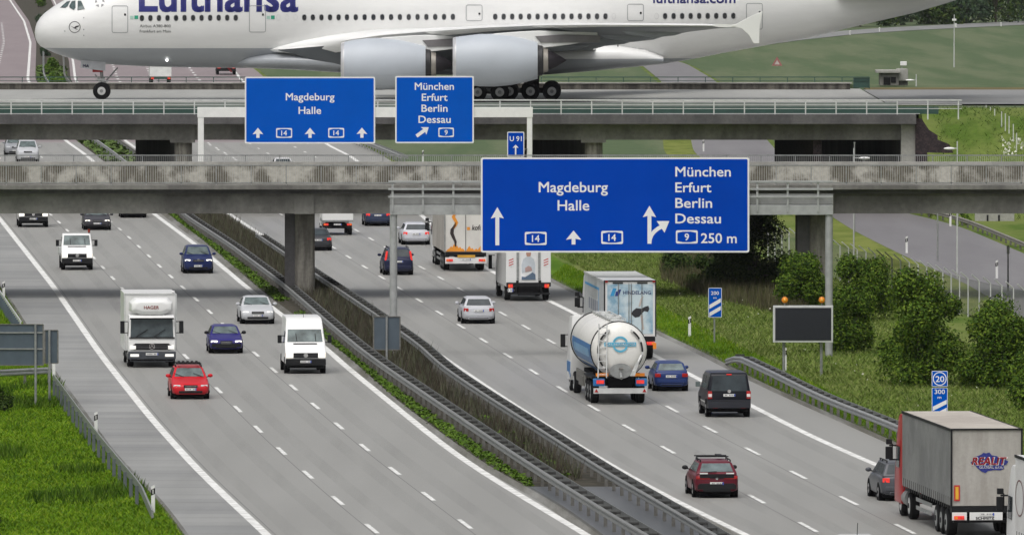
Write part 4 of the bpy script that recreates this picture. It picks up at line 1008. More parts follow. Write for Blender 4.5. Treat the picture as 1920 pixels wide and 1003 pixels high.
    mb = MB(); mb.box((0, yf(.004), hz * H - .06), (W * .36, .10, .12), GRILLE); g = mb.build('grille', t, bevel=.02)
    mb = MB(); mb.box((0, yf(.004) + .045, hz * H - .06), (W * .30, .03, .02), CHROME); mb.build('grille_bar', g)
    mb = MB(); mb.box((0, yf(.004), .33), (W * .62, .14, .11), GRILLE); mb.build('air_intake', t, bevel=.02)
    plate(t, yf(0) + .02, .455, 1)
    # rear
    tl = TAILON if tail.endswith('on') else TAIL
    for s in (-1, 1):
        mb = MB()
        if tail.startswith('tall'): mb.box((s * (hw * .83), yf(.965) - .02, belt + .12), (.12, .2, .56), tl, Matrix.Rotation(s * -.16, 3, 'Y'))
        elif tail.startswith('wide'): mb.box((s * hw * .62, yf(.992), belt - .16), (.52, .12, .12), tl)
        else: mb.box((s * hw * .76, yf(.983), belt - .17), (.27, .16, .17), tl, Matrix.Rotation(s * .18, 3, 'Z'))
        mb.build('tail_light', t, bevel=.02)
    plate(t, yf(1.0) - .025, plate_z or belt - .22, -1)
    mb = MB(); mb.box((0, yf(.992), .47), (W * .80, .14, .17), PT if not trim else DARK); mb.box((0, yf(.996), .29), (W * .62, .1, .12), DARK); mb.build('rear_bumper', t, bevel=.03)
    for yy in (L / 2 - .85, -L / 2 + .82):
        for s in (-1, 1): wheel(t, s * (hw - .105), yy, wr, .215, s)
    for s in (-1, 1):
        mb = MB(); mb.ell((s * (hw + .09), yf(gfb + .07), belt + .09), (.12, .07, .085), PT if not trim else DARK, 10, 6); mb.bar((s * (hw * .9), yf(gfb + .06), belt + .02), (s * (hw + .05), yf(gfb + .07), belt + .06), .05, .04, DARK); mb.build('mirror', t, smooth=60)
    if rails:
        for s in (-1, 1):
            mb = MB(); mb.bar((s * tw * .93, yf(gft) - .1, ztop + .03), (s * tw * .93, yf(grt) + .15, ztop + .02), .035, .035, DARK)
            for y in (yf(gft) - .12, 0 - L * .1, yf(grt) + .17): mb.box((s * tw * .93, y, ztop - .02), (.04, .08, .1), DARK)
            mb.build('roof_rail', t)
    return t
def emblem(par, x, y, z, s, r=.07, mat=CHROME):
    mb = MB(); mb.tube((x, y, z), (x, y + s * .03, z), r, mat, 18); mb.build('emblem', par, smooth=40)
# ---- oncoming cars
car('hatchback', 'violet-blue hatchback with headlights on, in the middle lane beside the white box truck', 423, 661.5, L2, True, 'hatch', 4.1, 1.68, 1.38, (.022, .017, .16), 'on', trim=True)
c = car('sedan', 'silver saloon in the left lane, just behind the white high-roof van', 482, 606.5, LR, True, 'sedan', 4.8, 1.80, 1.45, (.52, .53, .55), 'dim')
c = car('minivan', 'dark blue compact people carrier in the left lane by the green median strip', 371, 512, LR, True, 'mpv', 4.4, 1.80, 1.66, (.012, .022, .095), 'on'); emblem(c, 0, 2.2, .80, 1, .08)
car('sedan', 'dark grey saloon with headlights on coming out from under the overpass', 182, 431, L2, True, 'sedan', 4.75, 1.85, 1.46, (.045, .043, .052), 'on')
car('sedan', 'black car mostly hidden under the overpass, only its bumper showing', 250, 408, LR, True, 'sedan', 4.7, 1.82, 1.45, (.02, .021, .026), 'off')
c = car('estate_car', 'bright red estate car with black roof rack, nearest of the oncoming traffic', 356, 747, L1, True, 'estate', 4.5, 1.73, 1.44, (.56, .012, .022), 'off', rails=True)
mb = MB()
for y in (.25, -.9):
    mb.box((0, y, 1.53), (1.15, .06, .05), DARK)
    if y > 0: mb.box((-.45, -.32, 1.53), (.05, 1.2, .05), DARK); mb.box((.45, -.32, 1.53), (.05, 1.2, .05), DARK)
    for x in (-.4, -.2, 0, .2, .4): mb.box((x, y + .02, 1.57), (.1, .35, .07), DARK)
mb.build('roof_rack', c)
c = car('compact_van', 'silver van far off, seen between the two bridges at the left picture edge', 52, 304, L2, True, 'mpv', 4.6, 1.90, 1.85, (.50, .51, .53), 'off')
car('compact_van', 'grey car right behind the far silver van at the left picture edge', 29, 292, L1, True, 'mpv', 4.5, 1.85, 1.6, (.30, .31, .33), 'off')
# ---- cars going away
c = car('estate_car', 'silver estate car alone in the middle of the right-hand carriageway', 896, 606, RB, False, 'estate', 4.55, 1.77, 1.43, (.50, .51, .54), tail='low')
car('estate_car', 'silver estate car with lit brake lights beside the long drinks trailer', 779, 458.5, RB, False, 'estate', 4.7, 1.83, 1.44, (.55, .56, .60), tail='lowon', wr=.32)
car('off_roader', 'dark blue off-roader with tall lit tail lights, partly behind the gantry post', 746, 515, RB, False, 'suv', 4.6, 1.78, 1.66, (.016, .02, .055), tail='tallon', wr=.34, rails=True)
car('sedan', 'dark saloon with red lamps lit, partly hidden by the round bridge column', 596, 469.5, RA, False, 'sedan', 4.7, 1.76, 1.42, (.04, .042, .048), tail='lowon')
car('sedan', 'blue car just beyond the overpass, to the left of the gantry end', 708, 423.5, RB, False, 'sedan', 4.7, 1.80, 1.50, (.03, .042, .085), tail='lowon')
c = car('hatchback', 'small blue hatchback beside the silver tank truck', 1256, 732, RR, False, 'hatch', 3.75, 1.62, 1.38, (.016, .038, .15), tail='low', glass=CGL, wr=.28)
c = car('estate_car', 'maroon five-door car with roof bars, nearest car on the right carriageway', 1340, 931, RB, False, 'hatch', 4.2, 1.70, 1.41, (.12, .010, .022), tail='wide', trim=True, glass=CGL, rails=True, plate_z=.55)
mb = MB(); mb.bar((-.62, -.3, 1.48), (.62, -.3, 1.48), .05, .04, DARK); mb.bar((-.62, .5, 1.48), (.62, .5, 1.48), .05, .04, DARK); mb.box((.3, .1, 1.50), (.22, 1.1, .07), DARK); mb.build('roof_rack', c)
mb = MB(); mb.box((0, -2.1, .83), (1.3, .06, .16), GRILLE); mb.build('rear_trim', c); emblem(c, 0, -2.10, .74, -1, .05)
for s in (-1, 1):
    mb = MB(); mb.box((s * .5, -2.12, .935), (.3, .05, .05), PLATE); mb.build('reversing_light', c)
mb = MB(); mb.bar((.0, -2.0, 1.0), (-.35, -2.01, .98), .03, .03, DARK); mb.build('wiper', c)
car('estate_car', 'dark grey estate car half hidden behind the big grey curtain-sided trailer', 1690, 937, RR, False, 'estate', 4.5, 1.78, 1.50, (.075, .08, .092), tail='lowon', rails=True)
car('sedan', 'white car between the bridges of which only the roof shows above the barrier', 531, 330, RB.off(1), False, 'sedan', 4.6, 1.78, 1.47, (.62, .62, .63), tail='lowon')
c = car('sedan', 'silver car at the bottom edge, only its roof and aerial in the picture', 1613, 1086, RR.off(-2), False, 'sedan', 4.6, 1.78, 1.46, (.55, .56, .58))
mb = MB(); mb.bar((.0, -.6, 1.43), (0, -.75, 1.85), .02, .02, DARK); mb.build('aerial', c)

# ---- vans and lorries
def tprism(mb, prof, W, taper, mat, x0=0.0):
    "side profile (y,z) swept across the width; half width scaled by taper(z)"
    n_ = len(prof)
    vs = [(x0 + s * W / 2 * taper(z), y, z) for s in (1, -1) for y, z in prof]
    mb.add(vs, [tuple(range(n_)), tuple(range(2 * n_ - 1, n_ - 1, -1))] + [(i, (i + 1) % n_, n_ + (i + 1) % n_, n_ + i) for i in range(n_)], mat)
def xq(prof, i, W, taper):
    "outer quad of profile edge i -> i+1 as (bl, br, tr, tl) seen from outside"
    a, b = prof[i], prof[(i + 1) % len(prof)]
    ha, hb = W / 2 * taper(a[1]), W / 2 * taper(b[1])
    return a, b, ha, hb
def side_quad(taper, W, s, y0, y1, z0, z1):
    h0, h1 = W / 2 * taper(z0), W / 2 * taper(z1)
    return ((s * h0, y0, z0), (s * h0, y1, z0), (s * h1, y1, z1), (s * h1, y0, z1)) if s > 0 else ((s * h0, y1, z0), (s * h0, y0, z0), (s * h1, y0, z1), (s * h1, y1, z1))
def big_mirrors(t, x, y, z0, z1, mat=DARK, w=.2):
    for s in (-1, 1):
        mb = MB(); mb.box((s * (x + .22), y, (z0 + z1) / 2), (w, .14, z1 - z0), mat); mb.bar((s * (x - .05), y, z1 - .03), (s * (x + .2), y, z1 - .03), .04, .04, DARK); mb.bar((s * (x - .05), y, z0 + .03), (s * (x + .2), y, z0 + .03), .04, .04, DARK); mb.build('mirror', t, bevel=.02)
VANW = paint('van_white_paint', (.80, .80, .79))
LORW = paint('lorry_white_paint', (.74, .74, .73), .35)
def front_van(name, label, u, v, ln, L, W, H, roof, flatbed=False, lamps='on'):
    "bonneted delivery van of the nineties; roof = profile top"
    ref = L / 2 - .95
    t = place(name, label, 'van', u, v, ln, True, ref)
    f = L / 2; rear = -L / 2 if not flatbed else f - 2.3
    prof = [(rear, .45), (f - .06, .45), (f, .62), (f, .98), (f - .12, 1.12), (f - .78, 1.46), (f - 1.38, 2.08)] + roof(f, rear)
    tp = lambda z: 1.0 if z < 1.3 else 1 - (z - 1.3) * (.10 if not flatbed else .12)
    mb = MB(); tprism(mb, prof, W, tp, VANW); mb.build('body', t, bevel=.07, seg=3, smooth=40)
    a, b, ha, hb = xq(prof, 5, W, tp)
    q = ((ha, a[0], a[1]), (-ha, a[0], a[1]), (-hb, b[0], b[1]), (hb, b[0], b[1]))
    mb = MB(); pane(mb, q, .06, .94, .04, .95, .02, WSG); w_ = mb.build('windscreen', t)
    mb = MB(); n_ = Vector((0, .6, .75)).normalized() * .035
    for p0, p1 in (((.05, .05), (.22, .62)), ((.52, .05), (.72, .62))):
        P0 = (Vector(q[0]).lerp(Vector(q[1]), .25 + p0[0])).lerp(Vector(q[3]).lerp(Vector(q[2]), .25 + p0[0]), p0[1]) + n_
        P1 = (Vector(q[0]).lerp(Vector(q[1]), .05 + p1[0])).lerp(Vector(q[3]).lerp(Vector(q[2]), .05 + p1[0]), p1[1]) + n_
        mb.bar(P0, P1, .03, .03, DARK)
    mb.build('wiper', w_)
    for s in (1, -1):
        mb = MB(); pane(mb, side_quad(tp, W, s, f - 2.1, f - 1.15, 1.42, 1.98), .02, .98, .02, .98, .012, CG); mb.build('side_window', t)
    mb = MB(); mb.box((0, f - .62, 1.405), (W * .58, .06, .03), DARK, Matrix.Rotation(-.5, 3, 'X')); mb.build('vent_slot', t)
    mb = MB(); mb.box((0, f + .005, .87), (W * .60, .05, .24), GRILLE); g = mb.build('grille', t, bevel=.02); emblem(g, 0, f + .03, .88, 1, .105)
    mb = MB()
    for k in range(4): mb.box((0, f + .03, .79 + k * .05), (W * .56, .012, .012), M('grille_slat', (.06, .06, .065), .4))
    mb.build('grille_slat', g)
    for s in (-1, 1):
        mb = MB(); mb.box((s * W * .395, f - .04, .88), (W * .16, .14, .23), HEADON if lamps == 'on' else HEAD); mb.build('headlight', t, bevel=.03)
        mb = MB(); mb.box((s * W * .488, f - .07, .88), (.05, .12, .2), ORANGE if lamps != 'on' else M('indicator_clear', (.6, .55, .5), .2)); mb.build('indicator', t)
    mb = MB(); mb.box((0, f - .06, .55), (W * .985, .3, .34), DARK); mb.box((0, f - .3, .36), (W * .9, .3, .2), ARCH); mb.build('front_bumper', t, bevel=.05)
    plate(t, f + .10, .58, 1)
    mb = MB(); mb.box((0, -.2, .42), (W * .8, L * .9, .25), ARCH); mb.build('chassis', t)
    for yy in (ref, -L / 2 + 1.1):
        for s in (-1, 1):
            wheel(t, s * (W / 2 - .13), yy, .34, .24, s)
            mb = MB(); mb.tube((s * (W / 2 - .2), yy, .36), (s * (W / 2 + .006), yy, .36), .43, ARCH, 20); mb.build('wheel_arch', t)
    big_mirrors(t, W / 2, f - 1.12, 1.42, 1.80, w=.19)
    return t
c = front_van('delivery_van', 'white high-roof delivery van with twin wipers, in the left lane near the grey plates', 571.5, 699, LR, 5.6, 1.95, 2.55,
    lambda f, r: [(f - 1.62, 2.42), (f - 1.9, 2.56), (f - 2.4, 2.62), (r + .1, 2.62), (r, 2.5)])
mb = MB(); mb.bar((0, .55, 2.58), (0, .45, 2.95), .02, .02, DARK); mb.build('aerial', c)
c = front_van('flatbed_van', 'small white flatbed truck with a rotating beacon, alone in the right lane', 144, 505.5, L1, 5.6, 1.90, 2.15,
    lambda f, r: [(f - 1.55, 2.14), (f - 1.8, 2.17), (r + .1, 2.17), (r, 2.1)], True)
mb = MB(); mb.box((0, -1.25, .85), (1.98, 3.1, .12), GALV)
for s in (-1, 1): mb.box((s * .98, -1.25, 1.08), (.04, 3.1, .36), GALVL)
mb.box((0, -2.8, 1.08), (1.98, .04, .36), GALVL); mb.build('load_bed', c)
mb = MB(); mb.tube((-.78, .7, 2.13), (-.78, .7, 2.22), .06, DARK, 10); mb.tube((-.78, .7, 2.22), (-.78, .7, 2.42), .07, M('beacon_red', (.25, .03, .02), .2), 12); mb.build('beacon', c, smooth=40)
c = front_van('delivery_van', 'white van under the overpass at the far left, showing only bumper and headlights', 62, 425.5, L1, 5.4, 2.02, 2.5, lambda f, r: [(f - 1.62, 2.42), (f - 2.4, 2.55), (r + .1, 2.55), (r, 2.4)])
# --- white box truck, oncoming
def cab_front(t, f, W, z0, z1, col, lamps=HEAD):
    "forward-control lorry cab whose front face is at y = f"
    d = 1.9
    prof = [(f - d, z0), (f, z0), (f + .02, z0 + .5), (f - .03, 1.42), (f - .22, z1 - .12), (f - .42, z1), (f - d, z1)]
    tp = lambda z: 1 if z < 1.5 else 1 - (z - 1.5) * .04
    mb = MB(); tprism(mb, prof, W, tp, col); mb.build('cab', t, bevel=.06, seg=3, smooth=40)
    a, b, ha, hb = xq(prof, 3, W, tp)
    q = ((ha, a[0], a[1]), (-ha, a[0], a[1]), (-hb, b[0], b[1]), (hb, b[0], b[1]))
    return q, tp
c = place('box_truck', 'white box truck with a rounded white roof spoiler and red lettering', 'truck', 283, 687, L1, True, 2.45)
f = 3.75
q, tp = cab_front(c, f, 2.28, .62, 2.52, LORW)
mb = MB(); pane(mb, q, .045, .955, .05, .93, .02, CGM); w_ = mb.build('windscreen', c)
mb = MB()
for x in (.75, -.1): mb.bar((x, f + .03, 1.50), (x - .55, f - .03, 1.85), .035, .03, DARK)
mb.build('wiper', w_)
mb = MB(); mb.box((0, f - .02, 2.36), (2.12, .2, .07), DARK); mb.build('sun_visor', c)
mb = MB(); mb.box((0, f - .03, 1.44), (2.2, .12, .06), DARK); mb.build('cowl_strip', c)
mb = MB(); mb.loft([[(x * sx, f - y, 2.92 + z * sz) for x, z in ((-1, -.5), (-.55, -1), (.55, -1), (1, -.5), (1, .45), (.75, .95), (-.75, .95), (-1, .45))] for y, sx, sz in ((.28, .78, .22), (.38, .96, .36), (.62, 1.02, .42), (1.7, 1.06, .44))], VANW); d_ = mb.build('roof_spoiler', c, smooth=60, bevel=.04)
mb = MB(); text_to(mb, 'HAGER', lambda a, b_, k: (-a, f - .255 - (b_ - 2.8) * .12, b_), M('lettering_red', (.32, .05, .04), .5), -.37, 2.82, .15, .72, bold=.03); mb.build('lettering', d_)
mb = MB(); mb.prism([(-1.02, 1.02), (-.80, 1.17), (.80, 1.17), (1.02, 1.02), (.88, .86), (-.88, .86)], lambda a, b_, k: (a, f + .02 + k, b_), .035, GRILLE); g = mb.build('grille', c)
mb = MB()
for z in (.93, 1.0, 1.07): mb.box((0, f + .06, z), (1.7, .012, .018), M('grille_grey', (.10, .10, .11), .4))
mb.build('grille_slat', g)
mb = MB(); nn = 20; cc = (0, f + .075, 1.03)
mb.loft([[(cc[0] + r * math.cos(2 * math.pi * i / nn), cc[1], cc[2] + r * math.sin(2 * math.pi * i / nn)) for i in range(nn)] for r in (.14, .115)], CHROME, cap=False)
for k in range(3): a = R(90 + 120 * k); mb.bar((0, f + .075, 1.03), (.125 * math.cos(a), f + .075, 1.03 + .125 * math.sin(a)), .03, .02, CHROME)
mb.build('emblem', g)
mb = MB(); mb.box((0, f - .05, .60), (2.3, .3, .38), M('bumper_grey', (.045, .05, .06), .5)); mb.box((0, f - .1, .36), (2.1, .3, .14), ARCH); bp = mb.build('front_bumper', c, bevel=.04)
for s in (-1, 1):
    mb = MB(); mb.box((s * .92, f + .02, .98), (.3, .1, .2), HEAD); mb.build('headlight', c, bevel=.03)
    mb = MB(); mb.box((s * .84, f + .105, .60), (.42, .03, .13), HEAD); mb.build('fog_light', c)
    mb = MB(); pane(mb, side_quad(tp, 2.28, s, f - 1.3, f - .35, 1.5, 2.2), .02, .98, .02, .98, .012, CG); mb.build('side_window', c)
plate(c, f + .11, .66, 1, .6, .12)
big_mirrors(c, 1.2, f - .05, 1.65, 2.25, w=.21)
mb = MB(); mb.box((0, -.95, 2.12), (2.5, 5.5, 2.76), LORW); mb.build('box_body', c, bevel=.03)
mb = MB()
for x in (-1.24, 1.24): mb.bar((x, 1.81, .75), (x, 1.81, 3.5), .06, .06, GALVL)
mb.bar((-1.24, 1.81, 3.49), (1.24, 1.81, 3.49), .06, .06, GALVL); mb.build('corner_trim', c)
mb = MB(); mb.box((0, -.9, .58), (1.9, 6.4, .3), ARCH); mb.box((0, -.6, .6), (2.2, 1.8, .4), DARK); mb.build('chassis', c)
for yy in (2.45, -2.3):
    for s in (-1, 1): wheel(c, s * 1.0, yy, .42, .3, s, GALVL)
mb = MB(); mb.ell((-1.1, 1.7, 3.58), (.1, .15, .06), VANW, 8, 5); mb.build('marker_light', c)

# --- lorries seen from behind
DUSTY = two_tone('dusty_curtain', (.20, .205, .20), (.27, .275, .265), .5, rough=.6, bump=.1, amp=.25, spec=.3)
def semi(name, label, u, v, ln, side_mat, rear_mat, roof_mat, cabcol, H=3.9, L=13.4, W=2.52, z0=1.15, curtain=False, ref=None, frame=None, cab_h=None, front=None):
    ref = ref if ref is not None else L / 2 - 2.9
    t = place(name, label, 'truck', u, v, ln, False, ref)
    if front: d = ln.dir(front[1]); t.location = Vector((*front, .004)) - d * (L / 2 + 2.25); t.rotation_euler = (0, 0, math.atan2(-d.x, d.y))
    r = -L / 2
    mb = MB(); mb.box((0, 0, (H + z0) / 2), (W, L, H - z0), side_mat)
    i = mb.mi(rear_mat); j = mb.mi(roof_mat); mb.m[2] = i; mb.m[1] = j
    mb.build('trailer_body', t, bevel=.02, seg=1)
    fm = frame or DARK
    mb = MB(); w = .06
    for x in (-W / 2, W / 2): mb.bar((x, r - .02, z0), (x, r - .02, H + .01), w, w, fm)
    mb.bar((-W / 2 - .03, r - .02, H), (W / 2 + .03, r - .02, H), w, w, fm); mb.build('rear_frame', t)
    mb = MB()
    for x in (-W / 2 - .005, W / 2 + .005): mb.bar((x, r, H - .03), (x, L / 2, H - .03), .05, .09, fm if curtain else GALVL)
    mb.build('roof_edge', t)
    if curtain:
        mb = MB()
        for s in (-1, 1):
            for k in range(24): mb.box((s * (W / 2 + .006), r + .3 + k * .55, z0 + .10), (.012, .07, .42), M('strap_dark', (.06, .06, .06), .6))
        mb.build('curtain_straps', t)
    mb = MB(); mb.box((0, .0, .95), (1.1, L - .3, .3), ARCH); mb.box((0, r + .25, 1.02), (W - .04, .5, .22), DARK); mb.box((0, r + .35, .62), (2.3, .12, .14), DARK); mb.build('chassis', t)
    mb = MB()
    for s in (-1, 1):
        for z in (.55, .85): mb.box((s * (W / 2 - .08), 1.2, z), (.03, 4.2, .14), GALV)
    mb.build('side_guard', t)
    for k in range(3):
        for s in (-1, 1): wheel(t, s * (W / 2 - .2), -ref + 1.31 * k, .5, .36, s, GALV)
    # tractor
    f = L / 2 + 2.25; ch = cab_h or (H - .15)
    cw = 2.50
    prof = [(f - 2.2, .9), (f - 1.9, .45), (f, .45), (f + .03, 1.4), (f - .15, 2.5), (f - .6, ch - .1), (f - .9, ch), (f - 2.2, ch)]
    mb = MB(); tprism(mb, prof, cw, lambda z: 1 if z < 1.6 else 1 - (z - 1.6) * .03, cabcol); mb.build('cab', t, bevel=.07, seg=2, smooth=40)
    for s in (-1, 1):
        mb = MB(); pane(mb, side_quad(lambda z: 1 if z < 1.6 else 1 - (z - 1.6) * .03, cw, s, f - 1.35, f - .35, 1.75, 2.55), .02, .98, .02, .98, .012, CG); mb.build('side_window', t)
    mb = MB(); mb.box((0, f + .0, 2.05), (2.2, .1, .85), CG, Matrix.Rotation(.14, 3, 'X')); mb.build('windscreen', t)
    for s in (-1, 1):
        mb = MB(); mb.box((s * (cw / 2 + .24), f - .15, 2.25), (.22, .16, .46), DARK); mb.box((s * (cw / 2 + .22), f - .15, 2.66), (.22, .16, .2), DARK); mb.bar((s * (cw / 2 - .08), f - .15, 2.52), (s * (cw / 2 + .22), f - .15, 2.52), .06, .06, DARK); mb.bar((s * (cw / 2 - .08), f - .15, 2.0), (s * (cw / 2 + .22), f - .15, 2.0), .06, .06, DARK); mb.bar((s * (cw / 2 + .1), f - .15, 1.98), (s * (cw / 2 + .1), f - .15, 2.6), .05, .05, DARK); mb.build('mirror', t, bevel=.03)
    mb = MB(); mb.box((0, f - 2.8, .75), (1.0, 3.4, .4), ARCH)
    for s in (-1, 1): mb.tube((s * .95, f - 3.0, .72), (s * .95, f - 2.0, .72), .32, GALV, 14); mb.box((s * 1.0, f - 3.7, 1.06), (.5, 1.3, .08), DARK)
    mb.build('tractor_chassis', t, smooth=40)
    for yy in (f - 1.35, f - 3.75):
        for s in (-1, 1): wheel(t, s * (1.2 - .17), yy, .5, .34, s, GALVL)
    return t
def rear_quad(t, name, x0, z0, x1, z1, y, mat, th=.012):
    mb = MB(); mb.box(((x0 + x1) / 2, y - th / 2, (z0 + z1) / 2), (x1 - x0, th, z1 - z0), mat); return mb.build(name, t)
def rear_poly(t, name, pts, y, mat, th=.006, mb=None):
    k = mb or MB(); k.prism(pts, lambda a, b_, q: (a, y - q, b_), th, mat)
    return k.build(name, t) if mb is None else None
def rear_text(t, tx, x, z, cap, w, y, mat, bold=.02, slant=0, name='lettering', align='l'):
    mb = MB(); text_to(mb, tx, lambda a, b_, k: (a + slant * (b_ - z), y - .016, b_), mat, x, z, cap, w, align, bold=bold); return mb.build(name, t)
def side_text(t, tx, y, z, cap, w, x, mat, bold=.02):
    mb = MB(); text_to(mb, tx, lambda a, b_, k: (x - .016, -a, b_), mat, -y, z, cap, w, bold=bold); return mb.build('lettering', t)
def lamps_rear(t, xs_, z, y, w=.3, h=.13, on=True):
    for s in (-1, 1):
        mb = MB(); mb.box((s * xs_, y, z), (w, .07, h), TAILON if on else TAIL); l_ = mb.build('tail_light', t, bevel=.015, seg=1)
        mb = MB(); mb.box((s * (xs_ + w * .28), y - .03, z), (w * .25, .03, h * .7), ORANGE); mb.build('indicator', l_)
# grey curtain-sided trailer with red cab, right foreground
t = semi('curtain_truck', 'grey curtain-sided truck with red cab and red lettering on a blue patch', 1838, 1004, RR.off(1.8), DUSTY, two_tone('dusty_rear', (.36, .34, .31), (.44, .42, .39), .9, rough=.6, stretch=(2, 1, .3), bump=.05, amp=.2), two_tone('tarp_roof', (.42, .38, .34), (.50, .46, .41), .4, rough=.7, amp=.2), paint('cab_red', (.40, .008, .012)), H=3.88, curtain=True, ref=6.3 - 1.2)
r = -6.7
BL = [(-.58, 2.70), (-.42, 2.82), (-.40, 2.90), (-.20, 2.98), (-.12, 3.05), (-.02, 3.03), (.1, 3.06), (.18, 2.96), (.36, 2.93), (.5, 2.83), (.66, 2.80), (.78, 2.74), (.70, 2.62), (.60, 2.60), (.62, 2.48), (.48, 2.42), (.30, 2.44), (.05, 2.40), (-.04, 2.33), (-.18, 2.38), (-.32, 2.50), (-.42, 2.62)]
mb = MB(); mb.prism(BL, lambda a, b_, q: (a, r - .012 - q, b_), .006, M('logo_blue', (.02, .03, .22), .5)); mb.build('logo', t)
rear_text(t, 'REALIT', -.52, 2.62, .26, 1.2, r - .012, SIGNW, .075, .22, 'lettering'); rear_text(t, 'REALIT', -.53, 2.63, .25, 1.18, r - .018, M('logo_red', (.5, .03, .04), .5), .04, .22)
rear_text(t, 'GLOBAL s.r.o.', -.26, 2.49, .10, .84, r - .012, SIGNW, .03)
rear_quad(t, 'warning_plate', -1.17, 1.34, -.96, 1.90, r - .03, M('plate_red', (.5, .03, .03), .5)); rear_quad(t, 'warning_plate_centre', -1.12, 1.40, -1.01, 1.84, r - .045, M('plate_yellow', (.75, .42, .03), .5))
rear_quad(t, 'light_bar', -1.25, .66, -.72, .94, r - .1, LORW); rear_quad(t, 'light_bar', .72, .66, 1.25, .94, r - .1, LORW)
lamps_rear(t, 1.0, .75, r - .15, .36, .13)
b_ = rear_quad(t, 'name_board', -.62, .66, .56, .94, r - .1, LORW); rear_text(t, 'SCHMITZ', -.40, .685, .09, .66, r - .115, DARK, .04)
plate(t, r - .125, .87, -1, .52, .1, 0)
# white lorry at the right edge
t2 = semi('curtain_truck', 'white truck cut off by the right picture edge beside the grey trailer', 1990, 1300, RR.off(2.2), two_tone('white_curtain', (.70, .695, .68), (.78, .775, .76), .5, rough=.5, amp=.15), LORW, LORW, LORW, H=4.0, L=13.4, curtain=True, cab_h=3.6, front=(18.0, 365))
mb = MB(); nn = 26
mb.loft([[(-1.272, 5.6 + 1.0 * r_ * math.cos(2 * math.pi * i / nn), 2.6 + .62 * r_ * math.sin(2 * math.pi * i / nn)) for i in range(nn)] for r_ in (1, .92)], M('logo_maroon', (.16, .05, .05), .5), cap=False); mb.build('ring_logo', t2)
# drinks trailer
KW = M('trailer_cream', (.66, .64, .60), .5, var=.08, scale=1)
t = semi('box_trailer_truck', 'long white trailer truck with orange splash artwork on its rear doors', 869, 506.5, RR, two_tone('dirty_cream', (.42, .39, .35), (.52, .49, .45), .5, rough=.6, amp=.2), KW, KW, LORW, H=4.0, frame=GALV, ref=4.4)
r = -6.7; KO = M('splash_orange', (.80, .30, .03), .5); KB = M('ribbon_black', (.03, .02, .02), .5)
mb = MB()
for i, (cx, w_, h_) in enumerate(((-1.05, .16, .18), (-.9, .2, .34), (-.72, .2, .46), (-.55, .22, .38), (-.36, .2, .3), (-.2, .18, .2), (.2, .2, .34), (.38, .18, .22), (.62, .2, .18), (.9, .24, .36), (1.08, .16, .25))):
    mb.prism([(cx - w_, 1.2), (cx + w_, 1.2), (cx + w_ * .5, 1.2 + h_ * .6), (cx + w_ * .1, 1.2 + h_), (cx - w_ * .3, 1.2 + h_ * .7)], lambda a, b_, q, i=i: (a, r - .012 - .002 * (i % 3) - q, b_), .004, KO)
mb.build('splash_artwork', t)
ctr = [(-.62, 1.5), (-.62, 1.8), (-.74, 2.05), (-.84, 2.3), (-.82, 2.55), (-.68, 2.75), (-.6, 2.95), (-.72, 3.15), (-.8, 3.3), (-.7, 3.5), (-.76, 3.7)]
for mat, dx, lo, hi in ((KB, 0, 0, 7), (KO, .05, 4, 11)):
    mb = MB(); vs = []
    for k in range(lo, hi):
        x, z = ctr[k]; w_ = .04 + .07 * math.sin(math.pi * (k - lo) / (hi - lo - .99)); vs += [(x + dx - w_, r - .022, z), (x + dx + w_, r - .022, z)]
    mb.add(vs, [(2 * i, 2 * i + 1, 2 * i + 3, 2 * i + 2) for i in range(len(vs) // 2 - 1)], mat); mb.build('ribbon_artwork', t)
rear_text(t, 'kofola', .38, 2.5, .30, .85, r, KB, .02, .15); mb = MB(); mb.prism([(.08, 2.5), (.26, 2.5), (.26, 2.68), (.08, 2.68)], lambda a, b_, q: (a, r - .012 - q, b_), .004, KO); mb.build('logo', t)
mb = MB(); mb.box((0, r - .012, 2.6), (.03, .02, 2.8), DARK); mb.build('door_gap', t)
rear_quad(t, 'rear_bumper', -1.25, .48, 1.25, .86, r - .12, LORW); lamps_rear(t, .98, .68, r - .15, .4, .14)
rear_quad(t, 'marker_board', -.5, .84, .56, 1.0, r - .15, M('marker_yellow', (.62, .33, .04), .5)); plate(t, r - .15, .72, -1, .6, .12)
mb = MB(); mb.box((0, r - .05, 1.08), (2.46, .1, .2), DARK); mb.build('door_sill', t)
# refrigerated truck with the kitchen picture
t = place('refrigerated_truck', 'white refrigerated truck under the big sign with a picture of a cook on its rear', 'truck', 987, 562.5, RR, False, 2.6)
r = -4.3
mb = MB(); mb.box((0, -.6, 2.15), (2.52, 7.2, 2.7), LORW); mb.m[2] = mb.mi(LORW); mb.build('box_body', t, bevel=.04)
mb = MB()
for x in (-.52, .52): mb.box((x * 1.16, r + .08, 2.35), (.14, .03, 2.3), GALV)
mb.build('door_bar', t)
rear_quad(t, 'picture_panel', -.44, 1.18, .44, 3.3, r + .085, M('poster_white', (.74, .745, .75), .5))
rear_poly(t, 'cook_jacket', [(-.36, 1.55), (-.40, 2.0), (-.30, 2.35), (-.12, 2.48), (.12, 2.48), (.30, 2.35), (.38, 2.0), (.34, 1.55), (.1, 1.75), (-.1, 1.7)], r + .068, M('poster_jacket', (.50, .54, .58), .5))
rear_poly(t, 'cook_head', [(-.1, 2.5), (.1, 2.5), (.14, 2.65), (.12, 2.85), (-.12, 2.85), (-.14, 2.65)], r + .066, M('poster_skin', (.42, .24, .18), .5))
rear_poly(t, 'cook_hands', [(-.18, 1.62), (.2, 1.70), (.16, 1.9), (.0, 1.98), (-.2, 1.86)], r + .060, M('poster_hands', (.40, .27, .25), .5))
